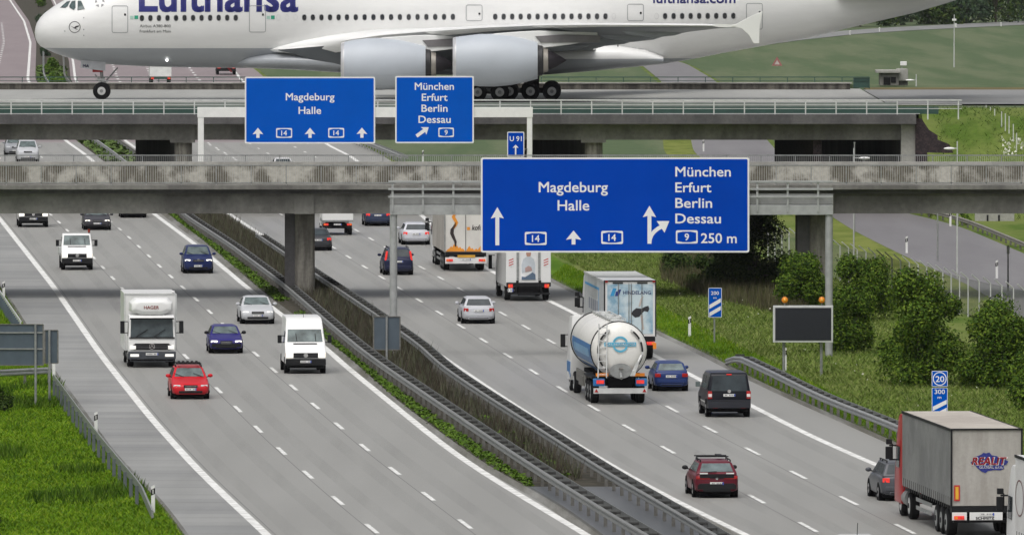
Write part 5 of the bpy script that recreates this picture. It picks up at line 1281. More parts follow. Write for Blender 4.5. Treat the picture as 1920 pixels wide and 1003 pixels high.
rear_poly(t, 'cook_apron', [(-.40, 1.2), (.40, 1.2), (.38, 1.5), (.22, 1.62), (-.02, 1.45), (-.2, 1.35), (-.38, 1.38)], r + .062, M('poster_blue', (.10, .15, .22), .5))
for s in (-1, 1):
    b_ = rear_quad(t, 'hazard_plate', s * .98 - .13, 1.95, s * .98 + .13, 2.35, r + .095, SIGNW)
    mb = MB()
    for k in range(3): mb.prism([(s * .98 - .13, 1.96 + k * .14), (s * .98 + .13, 2.06 + k * .14), (s * .98 + .13, 2.12 + k * .14), (s * .98 - .13, 2.02 + k * .14)], lambda a, c_, q: (a, r + .080 - q, c_), .004, M('hazard_red', (.5, .05, .04), .5))
    mb.build('hazard_stripe', b_)
mb = MB(); mb.box((0, r + .15, .93), (2.5, .3, .22), DARK); mb.box((0, r + .1, .58), (1.2, .2, .5), ARCH); mb.box((0, r - .02, .42), (2.4, .1, .08), DARK)
for s in (-1, 1): mb.bar((s * .72, r + .1, .45), (s * .62, r + .05, 1.15), .1, .12, DARK)
mb.build('tail_lift', t)
lamps_rear(t, 1.02, .85, r - .02, .26, .2); plate(t, r - .03, .62, -1, .3, .2, -1.02)
mb = MB(); mb.box((0, 0, .62), (1.8, 8, .34), ARCH)
for s in (-1, 1): mb.box((s * 1.15, -.3, .7), (.05, 2.8, .5), LORW)
mb.build('chassis', t)
q, tp = cab_front(t, 4.9, 2.4, .6, 2.9, LORW)
mb = MB(); pane(mb, q, .045, .955, .05, .93, .02, CGM); mb.build('windscreen', t)
for yy in (3.6, -2.6):
    for s in (-1, 1): wheel(t, s * 1.08, yy, .46, .32, s, GALV)
big_mirrors(t, 1.3, 4.7, 1.5, 2.3)
# high-cube trailer with the blue picture rear
HB = two_tone('poster_sky', (.06, .24, .40), (.56, .66, .70), .7, .34, .54, .5, bump=0, amp=.12)
t = semi('box_trailer_truck', 'white trailer truck with a blue sky picture and dark figure on its rear', 1176, 672, RR, two_tone('pale_grey_side', (.50, .52, .52), (.58, .60, .60), .5, rough=.5, amp=.15), LORW, M('trailer_roof', (.50, .51, .50), .5, var=.08), LORW, H=3.88, ref=6.3 - 1.4)
r = -6.7
rear_quad(t, 'picture_panel', -1.12, 1.28, 1.12, 3.72, r - .012, HB)
DB = M('logo_darkblue', (.02, .035, .20), .5); LB = M('logo_lightblue', (.03, .28, .55), .5)
mb = MB(); mb.prism([(-.98, 3.14), (-.80, 3.14), (-.66, 3.52), (-.84, 3.52)], lambda a, b_, q: (a, r - .030 - q, b_), .004, LB); mb.prism([(-.74, 3.14), (-.56, 3.14), (-.44, 3.46), (-.60, 3.46), (-.62, 3.36), (-.70, 3.36)], lambda a, b_, q: (a, r - .034 - q, b_), .004, DB); mb.build('logo', t)
rear_text(t, 'HINDELANG', -.34, 3.22, .17, 1.36, r - .018, DB, .02)
mb = MB(); mb.prism([(.05, 2.25), (.12, 2.4), (.3, 2.55), (.55, 2.52), (.75, 2.62), (.9, 2.66), (.95, 2.5), (.88, 2.36), (.7, 2.4), (.6, 2.3), (.45, 2.12), (.25, 2.08)], lambda a, b_, q: (a, r - .030 - q, b_), .004, M('bird_black', (.02, .02, .025), .6))
mb.prism([(.5, 2.2), (.62, 2.2), (.66, 1.7), (.70, 1.5), (.6, 1.5), (.56, 1.75)], lambda a, b_, q: (a, r - .036 - q, b_), .004, M('bird_pale', (.5, .44, .40), .6)); mb.prism([(.42, 2.62), (.5, 2.62), (.58, 2.95), (.66, 3.1), (.60, 3.12), (.5, 2.98)], lambda a, b_, q: (a, r - .036 - q, b_), .004, M('bird_pale', (.5, .44, .40), .6)); mb.build('bird_artwork', t)
mb = MB()
for x in (-.58, -.06, .06, .58): mb.bar((x, r - .05, 1.25), (x, r - .05, 3.76), .03, .03, GALVD)
mb.build('locking_bar', t)
for k in range(2):
    mb = MB(); mb.box((-.6 + 1.2 * k, r - .03, 3.78), (.5, .03, .06), DARK); mb.build('hinge', t)
for s in (-1, 1):
    mb = MB(); mb.box((s * 1.16, r - .06, 3.84), (.12, .05, .07), TAIL); mb.build('marker_light', t)
lamps_rear(t, 1.0, .82, r - .1, .4, .16)
mb = MB(); mb.box((1.2, r - .12, .70), (.16, .1, .3), ORANGE); mb.build('side_marker', t)
mb = MB(); mb.box((-1.266, 1.5, 3.35), (.01, 9.5, .12), LB); mb.box((-1.266, -3.0, 2.4), (.01, .16, 1.9), LB); mb.build('blue_stripe', t)
mb = MB()
mb.box((-1.264, .6, 2.45), (.008, 6.2, .7), M('lettering_ground', (.55, .57, .57), .5))
for k in range(5): mb.box((-1.268, -2.0 + k * 1.3, 2.45), (.008, .7, .55), M('lettering_slate', (.22, .24, .32), .5))
mb.build('side_artwork', t)
# tank truck
t = place('tank_truck', 'white silo tank truck with blue ring emblem, ladder and blue mudguards', 'truck', 1157, 755, RB, False, 4.0)
TANK = two_tone('tank_enamel', (.74, .73, .69), (.80, .79, .75), .6, rough=.42, bump=.0, amp=.10, spec=.4)
TBL = M('tanker_blue', (.02, .16, .42), .4); R0 = 1.25; ZC = 2.42
def tring(y, r_, zc=ZC, n_=36, zs=1.0): return [(r_ * math.cos(2 * math.pi * i / n_), y, zc + zs * r_ * math.sin(2 * math.pi * i / n_)) for i in range(n_)]
mb = MB(); mb.loft([tring(-5.72, .3, 2.38), tring(-5.68, .7, 2.40), tring(-5.56, 1.05, 2.41), tring(-5.38, 1.19, ZC), tring(-5.1, R0), tring(6.6, R0), tring(6.95, 1.05), tring(7.15, .6)], TANK); mb.build('tank', t, smooth=50)
for y in (-4.95, 6.4):
    mb = MB(); mb.loft([[(p[0] * k, y + d, ZC + (p[2] - ZC) * k) for p in tring(y, R0)] for d, k in ((-.03, 1.0), (-.03, 1.035), (.10, 1.035), (.10, 1.0))], DARK if y in (-4.95, 6.4) else TANK, cap=False); mb.build('tank_band', t)
mb = MB()
for k, y in enumerate((-3.4, -.2, 3.0)): mb.loft([[(.95 * a * s_, y + b * s_, z) for a, b in ((1, 1.4), (-1, 1.4), (-1, -1.4), (1, -1.4))] for s_, z in ((1, 1.9), (.28, 1.0), (.22, .75))], TANK)
mb.build('hopper', t)
mb = MB(); mb.loft([[(.50 * math.cos(2 * math.pi * i / 20), -5.9 - d, 1.52 + .34 * math.sin(2 * math.pi * i / 20)) for i in range(20)] for d in (0, .18)], GALV); mb.tube((0, -6.05, 1.45), (0, -6.35, 1.2), .07, GALV, 10); mb.tube((-.1, -6.2, 1.62), (.1, -6.2, 1.62), .05, GALVD, 10); mb.build('discharge_valve', t, smooth=40)
mb = MB(); mb.prism([(.40, 1.3), (.62, 1.3), (.80, 1.9), (.74, 2.0)], lambda a, b_, q: (a, -6.12 - q, b_), .06, GALVL); mb.tube((.55, -6.15, 1.5), (.95, -5.8, 2.2), .06, GALVL, 8); mb.build('hose_rack', t)
for s, a0, a1 in ((-1, 118, 236), (1, 62, -50)):
    mb = MB(); A = [R(a0 + (a1 - a0) * i / 14) for i in range(15)]; pt = [(1.0 * math.cos(a), -5.66, ZC - .02 + 1.06 * math.sin(a)) for a in A]
    for i in range(14): mb.bar(pt[i], pt[i + 1], .075, .075, DARK if i % 4 else GALVL)
    mb.build('hose', t)
mb = MB()
for x in (-1.0, -.62): mb.bar((x, -5.80, 1.2), (x * .95, -5.66, 3.62), .05, .05, GALVL)
for k in range(8): z = 1.35 + k * .3; y = -5.80 + (z - 1.2) / 2.42 * .14; mb.bar((-1.0, y, z), (-.6, y, z), .035, .035, GALVL)
mb.build('ladder', t)
mb = MB(); mb.box((0, .8, 3.70), (.62, 10.8, .04), GALVL)
for s in (-1, 1):
    mb.bar((s * .34, -4.6, 3.78), (s * .34, 5.0, 3.78), .03, .03, GALVL)
    for k in range(9): mb.bar((s * .34, -4.6 + k * 1.2, 3.62), (s * .34, -4.6 + k * 1.2, 3.78), .03, .03, GALVL); mb.bar((s * .34, -4.6 + k * 1.2, 3.64), (s * .95, -4.6 + k * 1.2, 3.2), .03, .03, GALVL)
mb.build('catwalk', t)
for y in (-3.4, -.2, 3.0):
    mb = MB(); mb.tube((0, y, 3.6), (0, y, 3.82), .26, GALVL, 16); mb.build('manhole', t, smooth=40)
nn = 26; ez = 2.70; EB = M('emblem_blue', (.10, .42, .60), .5); dome = lambda x, z: float(np.interp(math.hypot(x, z - 2.43), (0, .3, .7, 1.05, 1.19, 1.25), (-5.72, -5.72, -5.68, -5.56, -5.38, -5.1))) - .04
mb = MB()
for a0, a1 in ((20, 160), (200, 340)):
    A = [R(a0 + (a1 - a0) * i / 12) for i in range(13)]
    vs = [(r_ * math.cos(a), dome(r_ * math.cos(a), ez + r_ * math.sin(a)), ez + r_ * math.sin(a)) for r_ in (.36, .27) for a in A]
    mb.add(vs, [(i, i + 1, 14 + i, 13 + i) for i in range(12)], EB)
vs = [(x, dome(x, z), z) for z in (ez - .09, ez + .09) for x in (-.72, -.5, -.25, 0, .25, .5, .72)]
mb.add(vs, [(i, i + 1, 8 + i, 7 + i) for i in range(6)], EB); e_ = mb.build('ring_emblem', t)
mb = MB(); A = [R(a) for a in range(222, 250, 9)]; mb.loft([[((R0 + .012) * math.cos(a), y, ZC + (R0 + .012) * math.sin(a)) for a in A] for y in (-3.8, 6.2)], TBL, cap=False, closed=False); mb.build('lower_band', t)
mb = MB(); mb.box((-1.16, 1.6, .95), (.06, 5.4, .55), GALVD); mb.box((1.16, 1.6, .95), (.06, 5.4, .55), GALVD); mb.bar((-1.16, 1.6, 1.1), (1.16, 1.6, 1.1), .05, .05, GALVD); mb.build('side_skirt', t)
mb = MB(); text_to(mb, 'POLL-NUSSBAUMER', lambda a, b_, k: (a, dome(a, b_) - .02, b_), SIGNW, -.68, ez - .055, .11, 1.36, bold=.01, slices=.04); mb.build('lettering', e_)
mb = MB(); A = [R(a) for a in range(170, 216, 9)]
mb.loft([[((R0 + .012) * math.cos(a), y, ZC + (R0 + .012) * math.sin(a)) for a in A] for y in (-4.5, 5.8)], TBL, cap=False, closed=False); sp_ = mb.build('side_band', t)
mb = MB(); mb.loft([[((R0 + .02) * math.cos(a), y, ZC + (R0 + .02) * math.sin(a)) for a in [R(x) for x in range(180, 204, 6)]] for y in (-3.6, 4.8)], M('band_pale', (.20, .42, .66), .4), cap=False, closed=False); mb.build('lettering_band', sp_)
mb = MB(); mb.box((0, -5.75, .62), (2.4, .12, .24), GALVL); bm_ = mb.build('rear_bumper', t)
for s in (-1, 1):
    mb = MB(); mb.prism([(s * 1.08 - .09, .56), (s * 1.08 + .09, .56), (s * 1.08, .72)], lambda a, b_, q: (a, -5.815 - q, b_), .01, TAIL); mb.build('reflector', bm_)
    mb = MB(); mb.box((s * .95, -5.6, 1.0), (.52, .3, .34), TBL); mg = mb.build('mudguard', t, bevel=.05)
    mb = MB(); mb.box((s * .9, -5.77, 1.02), (.34, .05, .16), TAILON); mb.build('tail_light', mg)
    mb = MB(); mb.box((s * .82, -5.72, 1.34), (.56, .05, .14), ORANGE); mb.build('reflector_board', t)
mb = MB(); mb.box((0, .6, .98), (1.3, 12, .3), ARCH); mb.box((0, -5.2, .9), (1.0, .8, .5), ARCH); mb.build('chassis', t)
mb = MB()
for s in (-1, 1):
    mb.box((s * 1.1, -3.0, 1.18), (.3, 4.2, .08), DARK); mb.box((s * 1.1, 1.0, .8), (.3, 2.4, .45), GALVD)
mb.build('side_box', t)
for yy in (-4.0, -2.7, -1.4):
    for s in (-1, 1): wheel(t, s * 1.03, yy, .5, .36, s, GALV)
f = 9.3; prof = [(f - 2.0, .9), (f - 1.8, .5), (f, .5), (f + .03, 1.4), (f - .15, 2.5), (f - .5, 3.4), (f - 2.0, 3.5)]
mb = MB(); tprism(mb, prof, 2.48, lambda z: 1 if z < 1.6 else 1 - (z - 1.6) * .04, LORW); mb.build('cab', t, bevel=.07, smooth=40)
mb = MB(); mb.box((-1.225, f - 1.0, 1.0), (.02, 1.9, .7), TBL); mb.build('cab_stripe', t)
mb = MB(); mb.box((0, f + .02, 2.05), (2.2, .1, .85), CG, Matrix.Rotation(.14, 3, 'X')); mb.build('windscreen', t)
big_mirrors(t, 1.2, f - .1, 1.95, 2.55, w=.22)
for yy in (f - 1.3, f - 3.6):
    for s in (-1, 1): wheel(t, s * 1.03, yy, .5, .34, s, GALVL)
mb = MB(); mb.box((0, f - 2.7, .75), (1.0, 3.4, .4), ARCH); mb.build('tractor_chassis', t)
# black people-van
t = place('passenger_van', 'black passenger van with red and white tail lights in the right lane', 'van', 1364, 780.5, RR, False, 1.55)
PB = paint('van_black_paint', (.006, .007, .012), .3)
prof = [(-2.42, .38), (2.35, .38), (2.42, .6), (2.38, .92), (1.55, 1.2), (.85, 1.86), (.5, 1.94), (-2.1, 1.95), (-2.25, 1.86), (-2.40, 1.1), (-2.43, .8)]
tp = lambda z: 1 if z < 1.0 else 1 - (z - 1.0) * .17
mb = MB(); tprism(mb, prof, 1.9, tp, PB); mb.build('body', t, bevel=.08, seg=3, smooth=40)
qd = ((-.95 * tp(1.12), -2.40, 1.12), (.95 * tp(1.12), -2.40, 1.12), (.95 * tp(1.86), -2.26, 1.86), (-.95 * tp(1.86), -2.26, 1.86))
mb = MB(); pane(mb, qd, .07, .93, .03, .93, .03, CG); mb.build('rear_window', t)
for s in (-1, 1):
    for y0, y1 in ((-2.0, -.75), (-.65, .3), (.4, 1.1)):
        mb = MB(); pane(mb, side_quad(tp, 1.9, s, y0, y1, 1.18, 1.76), .02, .98, .02, .98, .014, CG); mb.build('side_window', t)
    mb = MB(); mb.box((s * .85, -2.41, .98), (.19, .09, .34), TAIL); l_ = mb.build('tail_light', t, bevel=.02)
    mb = MB(); mb.box((s * .845, -2.46, .965), (.155, .03, .13), M('lamp_white', (.75, .68, .66), .2)); mb.build('reversing_lens', l_)
    mb = MB(); mb.box((s * .62, -2.49, .43), (.22, .03, .05), TAIL); mb.build('reflector', t)
    mb = MB(); mb.box((s * 1.07, 1.12, 1.3), (.2, .12, .22), M('mirror_grey', (.12, .15, .15), .3)); mb.bar((s * .9, 1.1, 1.22), (s * 1.05, 1.12, 1.25), .05, .05, DARK); mb.build('mirror', t, bevel=.03)
mb = MB(); mb.box((0, -2.44, .58), (1.86, .14, .34), M('bumper_black', (.02, .022, .03), .3)); mb.box((0, -2.5, .74), (1.7, .06, .03), M('bumper_edge', (.10, .105, .12), .3)); mb.build('rear_bumper', t, bevel=.03)
plate(t, -2.46, .97, -1, .52, .11, .0); emblem(t, 0, -2.42, 1.08 + .06, -1, .075)
mb = MB(); mb.box((0, -2.28, 1.87), (.22, .06, .04), TAILON); mb.build('brake_light', t)
for yy in (1.5, -1.5):
    for s in (-1, 1):
        wheel(t, s * .83, yy, .34, .25, s)
        mb = MB(); mb.tube((s * .8, yy, .36), (s * .957, yy, .36), .42, ARCH, 20); mb.build('wheel_arch', t)
mb = MB(); mb.box((0, 0, .33), (1.7, 4.4, .2), ARCH); mb.build('underbody', t)
mb = MB(); mb.bar((-.93, 1.2, .62), (-.93, -1.0, .62), .03, .05, GALVL); mb.build('side_step', t)
# drop-side truck beyond the bridge column
t = place('dropside_truck', 'small white drop-side truck seen from behind beside the round bridge column', 'truck', 632, 440.5, RB.off(-2), False, 1.6)
mb = MB(); mb.box((0, -.7, .95), (2.05, 3.6, .1), GALV); 
for s in (-1, 1): mb.box((s * 1.0, -.7, 1.3), (.05, 3.6, .42), LORW)
mb.box((0, -2.5, 1.23), (2.05, .05, .44), LORW); mb.build('load_bed', t)
mb = MB()
for s in (-1, 1): mb.bar((s * .98, 1.1, 1.0), (s * .98, 1.1, 2.35), .06, .06, GALVL); mb.bar((s * .98, -2.48, 1.0), (s * .98, -2.48, 1.95), .05, .05, GALVL)
mb.bar((-.98, 1.1, 2.3), (.98, 1.1, 2.3), .05, .05, GALVL); mb.box((0, 1.08, 1.75), (1.9, .03, 1.0), M('mesh_pale', (.45, .45, .43), .6)); mb.build('headboard', t)
prof = [(1.15, .5), (3.0, .5), (3.05, 1.0), (2.4, 1.35), (1.9, 2.05), (1.2, 2.1)]
mb = MB(); tprism(mb, prof, 1.95, lambda z: 1 if z < 1.2 else 1 - (z - 1.2) * .12, VANW); mb.build('cab', t, bevel=.06, smooth=40)
mb = MB(); pane(mb, ((.85, 2.4, 1.36), (-.85, 2.4, 1.36), (-.8, 1.92, 2.02), (.8, 1.92, 2.02)), .05, .95, .05, .95, .03, CG); mb.build('windscreen', t)
mb = MB(); mb.box((0, .2, .6), (1.3, 5.2, .3), ARCH); mb.box((0, -2.3, .62), (1.9, .2, .3), DARK); mb.build('chassis', t)
lamps_rear(t, .78, .72, -2.42, .32, .14); plate(t, -2.42, .72, -1); big_mirrors(t, 1.0, 2.1, 1.35, 1.75)
for yy in (2.2, -1.6):
    for s in (-1, 1): wheel(t, s * .84, yy, .36, .3, s, GALVL)
# far lorries behind the airliner
t = place('box_truck', 'white truck far off, seen in the gap under the airliner nose', 'truck', 301, 159, RL.off(9.0), False, 2.6)
mb = MB(); mb.box((0, 0, 2.4), (2.55, 7.5, 2.9), M('far_white', (.70, .73, .70), .5)); mb.build('box_body', t, bevel=.05)
mb = MB(); mb.box((0, 0, .8), (2.3, 7.4, .3), DKGREEN); mb.build('chassis', t)
mb = MB(); mb.box((0, 4.6, 1.8), (2.4, 1.6, 2.4), LORW); mb.build('cab', t, bevel=.1)
lamps_rear(t, .98, .8, -3.78, .34, .3); mb = MB(); mb.box((-.35, -3.77, 2.3), (.5, .02, .12), DARK); mb.box((.4, -3.77, 2.3), (.45, .02, .12), DARK); mb.build('rear_lettering', t)
for yy in (4.4, -2.6):
    for s in (-1, 1): wheel(t, s * 1.05, yy, .48, .32, s, GALV)
t = place('flatbed_truck', 'dark flatbed truck far off, its rear showing below the airliner belly', 'truck', 424, 140.5, RL.off(15.5), False, 2.6)
mb = MB(); mb.box((0, -.5, 1.0), (2.5, 6.5, .3), M('far_dark', (.07, .075, .09), .6)); mb.box((0, -3.72, .7), (2.4, .1, .5), DARK); mb.box((0, -.5, 1.6), (2.45, 6.3, .8), M('far_load', (.10, .10, .11), .6)); mb.build('load_bed', t)
mb = MB(); mb.box((0, 4.2, 1.7), (2.4, 1.8, 2.2), M('far_cab', (.12, .13, .15), .5)); mb.build('cab', t, bevel=.1)
lamps_rear(t, .9, .95, -3.79, .4, .3)
for yy in (4.0, -2.6):
    for s in (-1, 1): wheel(t, s * 1.05, yy, .48, .32, s, GALV)
# ------------------------------------------------------------------ vegetation
nr = np.random.default_rng(11)
def mesh_np(name, V, Fc, mat, parent=None):
    "V (n,3), Fc (m,k) -> one mesh object"
    me = bpy.data.meshes.new(name); k = Fc.shape[1]
    me.vertices.add(len(V)); me.vertices.foreach_set('co', V.astype(np.float32).ravel())
    me.loops.add(Fc.size); me.loops.foreach_set('vertex_index', Fc.astype(np.int32).ravel())
    me.polygons.add(len(Fc)); me.polygons.foreach_set('loop_start', (np.arange(len(Fc)) * k).astype(np.int32)); me.polygons.foreach_set('loop_total', np.full(len(Fc), k, np.int32))
    me.update(calc_edges=True); me.validate()
    for m in (mat if isinstance(mat, (list, tuple)) else [mat]): me.materials.append(m)
    o = bpy.data.objects.new(name, me); C.objects.link(o)
    if parent: o.parent = parent
    return o
def blades(P0, h, w, lean=.35):
    "one bent blade (a triangle) per row of P0"
    n_ = len(P0); a = nr.uniform(0, 2 * np.pi, n_); b = nr.uniform(0, 2 * np.pi, n_); hh = h * nr.uniform(.45, 1.25, n_); ww = w * nr.uniform(.6, 1.4, n_)
    d = np.stack([np.cos(a), np.sin(a), np.zeros(n_)], 1) * ww[:, None] / 2
    tip = P0 + np.stack([np.cos(b) * hh * lean, np.sin(b) * hh * lean, hh], 1)
    V = np.stack([P0 - d, P0 + d, tip], 1).reshape(-1, 3); return V, np.arange(3 * n_).reshape(-1, 3)
def lobes(center, rad, k, seed):
    r_ = random.Random(seed); out = []
    for i in range(k):
        a = r_.uniform(0, 2 * math.pi); e = r_.uniform(-.35, .95); q = r_.uniform(.35, .72)
        out.append((center[0] + rad[0] * q * math.cos(a) * math.cos(e * 1.2), center[1] + rad[1] * q * math.sin(a) * math.cos(e * 1.2), center[2] + rad[2] * .72 * e, r_.uniform(.30, .52)))
    return out
def dome_lobes(c, rad, k, seed):
    "lobes filling an uneven dome that stands on the ground"
    r_ = random.Random(seed); out = []; top = c[2] + rad[2]; m_ = min(rad[0], top * .6)
    for i in range(k):
        z = r_.uniform(.12, .84); a = r_.uniform(0, 2 * math.pi); w = math.sqrt(max(.05, 1 - (z * 1.02) ** 2.2)) * r_.uniform(.15, .95); q = r_.uniform(.26, .46) * m_ * (1.15 - .35 * z)
        out.append((c[0] + rad[0] * w * math.cos(a) * .82, c[1] + rad[1] * w * math.sin(a) * .82, max(q * .6, z * top - q * .2), q))
    return out
def leaf_cloud(lb, rad, n_, size, seed, shell=.55):
    g = np.random.default_rng(seed); k = len(lb); idx = g.integers(0, k, n_)
    L = np.array(lb)[idx]
    d = g.normal(size=(n_, 3)); d /= np.linalg.norm(d, axis=1)[:, None]
    rr = (shell + (1 - shell) * g.random(n_) ** .6) * (1 + .16 * g.normal(size=n_))
    P0 = L[:, :3] + d * rr[:, None] * L[:, 3:4] * np.array(rad)[None, :]
    s = size * g.uniform(.55, 1.35, n_)
    nrm = d + np.array([0, 0, .45]) + .6 * g.normal(size=(n_, 3)); nrm /= np.linalg.norm(nrm, axis=1)[:, None]
    t = np.cross(nrm, g.normal(size=(n_, 3))); t /= np.linalg.norm(t, axis=1)[:, None]; b = np.cross(nrm, t)
    t *= s[:, None]; b *= s[:, None] * .62
    V = np.stack([P0 - t, P0 + b * .8, P0 + t, P0 - b * .8], 1).reshape(-1, 3)
    return V, np.arange(4 * n_).reshape(-1, 4)
LEAF = leafmat('leaf_green', [(.022, .050, .010), (.055, .11, .012), (.10, .17, .018), (.16, .22, .03)])
LEAFD = leafmat('leaf_dark', [(.014, .032, .008), (.028, .055, .012), (.045, .078, .016), (.08, .11, .028)])
LEAFY = leafmat('leaf_fresh', [(.05, .11, .012), (.09, .17, .02), (.13, .21, .03)])
LEAFB = leafmat('leaf_bluish', [(.03, .055, .032), (.045, .08, .045), (.07, .105, .055)])
BARK = two_tone('bark', (.05, .04, .03), (.11, .09, .07), 3)
def bush(name, label, cat, base, c, rad, n_, size, mat, seed, k=14, group=None, trunk=True, shell=.5):
    t = thing(name, label, cat, base, 0, group)
    lb = dome_lobes(c, rad, k, seed)
    V, Q = leaf_cloud(lb, (1, 1, 1), n_, size, seed, shell); V[:, 2] = np.maximum(V[:, 2], .02)
    mesh_np('crown', V, Q, mat, t)
    mb = MB(); mb.tube((0, 0, -.1), (c[0] * .5, c[1] * .5, c[2]), .06 + .025 * rad[2], BARK, 8, .04)
    for i, l_ in enumerate(lb[:7]): mb.tube((c[0] * .3, c[1] * .3, c[2] * (.25 + .05 * i)), l_[:3], .05 + .01 * rad[2], BARK, 6, .02)
    mb.build('trunk', t, smooth=50)
    return t
def pbush(label, u, v, w, h, n_, size, mat, seed, depth=None, name='shrub', cat='bush', k=14, **kw):
    "bush whose foot is at picture point (u,v), w x h picture pixels"
    p = G(u, v); s = F / p.y; W_, H_ = w / s / 2, h / s
    return bush(name, label, cat, p, (0, 0, H_ * .52), (W_ * 1.22, (depth or W_) * 1.08, H_ * .57), int(n_ * 2.2), size * .76, mat, seed, k, **kw)
pbush('tall dark bush rising behind the lower right corner of the largest blue sign', 1412, 545, 150, 165, 9000, .13, LEAFD, 1, k=20)
pbush('round green bush in front of the right overpass column', 1506, 588, 104, 112, 6000, .11, LEAF, 2, k=18)
pbush('green bush to the right of the gantry post, in front of the wire fence', 1612, 600, 118, 125, 6500, .11, LEAF, 3, k=18)
pbush('broad bush with fresh green top behind the message board, right of the gantry post', 1600, 660, 110, 120, 5200, .11, LEAF, 4, k=16)
pbush('largest rounded green bush in the right verge, left of the fence posts', 1722, 722, 168, 222, 13000, .11, LEAF, 5, k=26)
pbush('low green bush at the foot of the largest rounded bush', 1690, 690, 90, 90, 3500, .11, LEAF, 55, k=12)
pbush('dark green bush at the right picture edge above the grey trailer', 1875, 725, 150, 162, 10500, .11, LEAF, 6, k=24)
pbush('fresh green bush against the right picture edge beside the trailer', 1945, 765, 110, 140, 5000, .11, LEAF, 7, k=16)
pbush('scrubby dark bush under the right end of the largest blue sign', 1275, 520, 100, 62, 3500, .12, LEAFD, 8, k=14)
pbush('grey-green scrub bush left of the tall dark bush', 1345, 538, 110, 75, 3800, .12, LEAFD, 9, k=14)
pbush('leafy tree top reaching into the left picture edge in front of the grey sign back', -46, 770, 84, 170, 3500, .10, LEAFY, 10, name='tree', cat='tree')
pbush('small dark bush at the left picture edge below the cross guardrail', -12, 770, 70, 50, 1800, .09, LEAFD, 12)
pbush('small dark bush in the bottom left corner of the picture', -18, 1012, 60, 55, 1600, .09, LEAFD, 13)
pbush('pale bush beside the white wall at the side road', 1812, 420, 36, 24, 900, .12, LEAF, 14, k=8)
# far median bushes and far trees
for i, (u, v, w, h, lb_) in enumerate(((99, 137, 30, 28, 'rounder yellowish bush in the far median left of the nose wheel'), (100, 160, 34, 26, 'lower bush in the far median just above the parapet, left of the nose wheel'), (72, 14, 32, 34, 'bush in the far median at the top left corner, left of the airliner nose'), (84, 106, 22, 18, 'small bush in the far median directly under the airliner nose'), (85, 50, 44, 30, 'dark bush in the far median left of the cockpit'))):
    pbush(lb_, u, v, w, h, 1400, .22, LEAFY if i < 3 else LEAFB, 20 + i, k=10)
k = 0; r_ = random.Random(5)
TL = [('leftmost', 'just behind the airliner tail'), ('dark', 'second'), ('pale', 'third')]
for row in range(2):
    for i in range(9):
        u = 1500 + i * 62 + row * 30 + r_.uniform(-12, 12); D_ = 1890 + row * 45 - (1920 - u) * .22; x = xat(u, D_); h = r_.uniform(8, 13) + row * 3; w = r_.uniform(4, 6)
        t = bush('tree', f'{("dark green", "bluish green")[(i + row) % 2]} tree, {("front", "back")[row]} row of the far tree line, {("first", "second", "third", "fourth", "fifth", "sixth", "seventh", "eighth", "ninth")[i]} from the tail', 'tree', (x, D_, 0), (0, 0, h * .5), (w * 1.25, w, h * .5), 2400, .36, (LEAFD, LEAFB)[(i + row) % 2], 60 + k, 16, group='trees of the far tree line'); k += 1

# ------------------------------------------------------------------ grass and ground cover
def region(polyuv, dens, extra=None):
    "random ground points inside a picture polygon, uniform on the ground"
    w = [G(u, v) for u, v in polyuv]; X = np.array([p.x for p in w]); Y = np.array([p.y for p in w])
    area = .5 * abs(np.dot(X, np.roll(Y, 1)) - np.dot(Y, np.roll(X, 1))); bb = (X.max() - X.min()) * (Y.max() - Y.min())
    n_ = int(dens * bb); px = nr.uniform(X.min(), X.max(), n_); py = nr.uniform(Y.min(), Y.max(), n_)
    ins = np.zeros(n_, bool); j = len(X) - 1
    for i in range(len(X)):
        c_ = ((Y[i] > py) != (Y[j] > py)) & (px < (X[j] - X[i]) * (py - Y[i]) / (Y[j] - Y[i] + 1e-12) + X[i]); ins ^= c_; j = i
    return np.stack([px[ins], py[ins], np.full(ins.sum(), -.03)], 1)
def clump(P0, f):
    v = np.sin(P0[:, 0] * f) * np.sin(P0[:, 1] * f * .37 + 1.3) + np.sin(P0[:, 0] * f * 2.3 + 2) * np.sin(P0[:, 1] * f * .9)
    return .5 + .25 * v
GB = leafmat('grass_blade_fresh', [(.065, .15, .004), (.10, .20, .006), (.14, .24, .010), (.20, .26, .025)], .85, .16)
GB2 = leafmat('grass_blade_meadow', [(.085, .14, .022), (.12, .18, .032), (.16, .215, .05), (.23, .25, .10)], .85)
GB3 = leafmat('ground_cover_leaf', [(.05, .105, .012), (.085, .155, .018), (.12, .20, .03)], .8)
p0 = region([(-60, 690), (92, 690), (150, 772), (214, 862), (300, 945), (345, 1006), (352, 1060), (-60, 1060)], 110)
p0 = p0[nr.random(len(p0)) < .45 + .55 * clump(p0, .5)]
V, T = blades(p0, .12, .05, 1.1); tag(mesh_np('grass_left_verge', V, T, GB), kind='stuff')
p1 = p0[(clump(p0, .33) > .66) & (nr.random(len(p0)) < .35)]; V, T = blades(p1, .38, .06, .5); tag(mesh_np('weeds_left_verge', V, T, leafmat('verge_weed', [(.035, .085, .006), (.06, .12, .01), (.10, .16, .02)], .85)), kind='stuff')
p0 = region([(-40, 500), (0, 540), (40, 604), (92, 692), (-60, 700)], 40); V, T = blades(p0, .25, .05, .5); tag(mesh_np('grass_upper_left_verge', V, T, GB), kind='stuff')
p0 = region([(1032, 520), (1228, 616), (1336, 667), (1432, 717), (1672, 824), (1700, 838), (1660, 790), (1540, 725), (1400, 655), (1240, 575), (1060, 495)], 40)
V, T = blades(p0, .16, .05, .5); tag(mesh_np('grass_mown_verge', V, T, GB), kind='stuff')
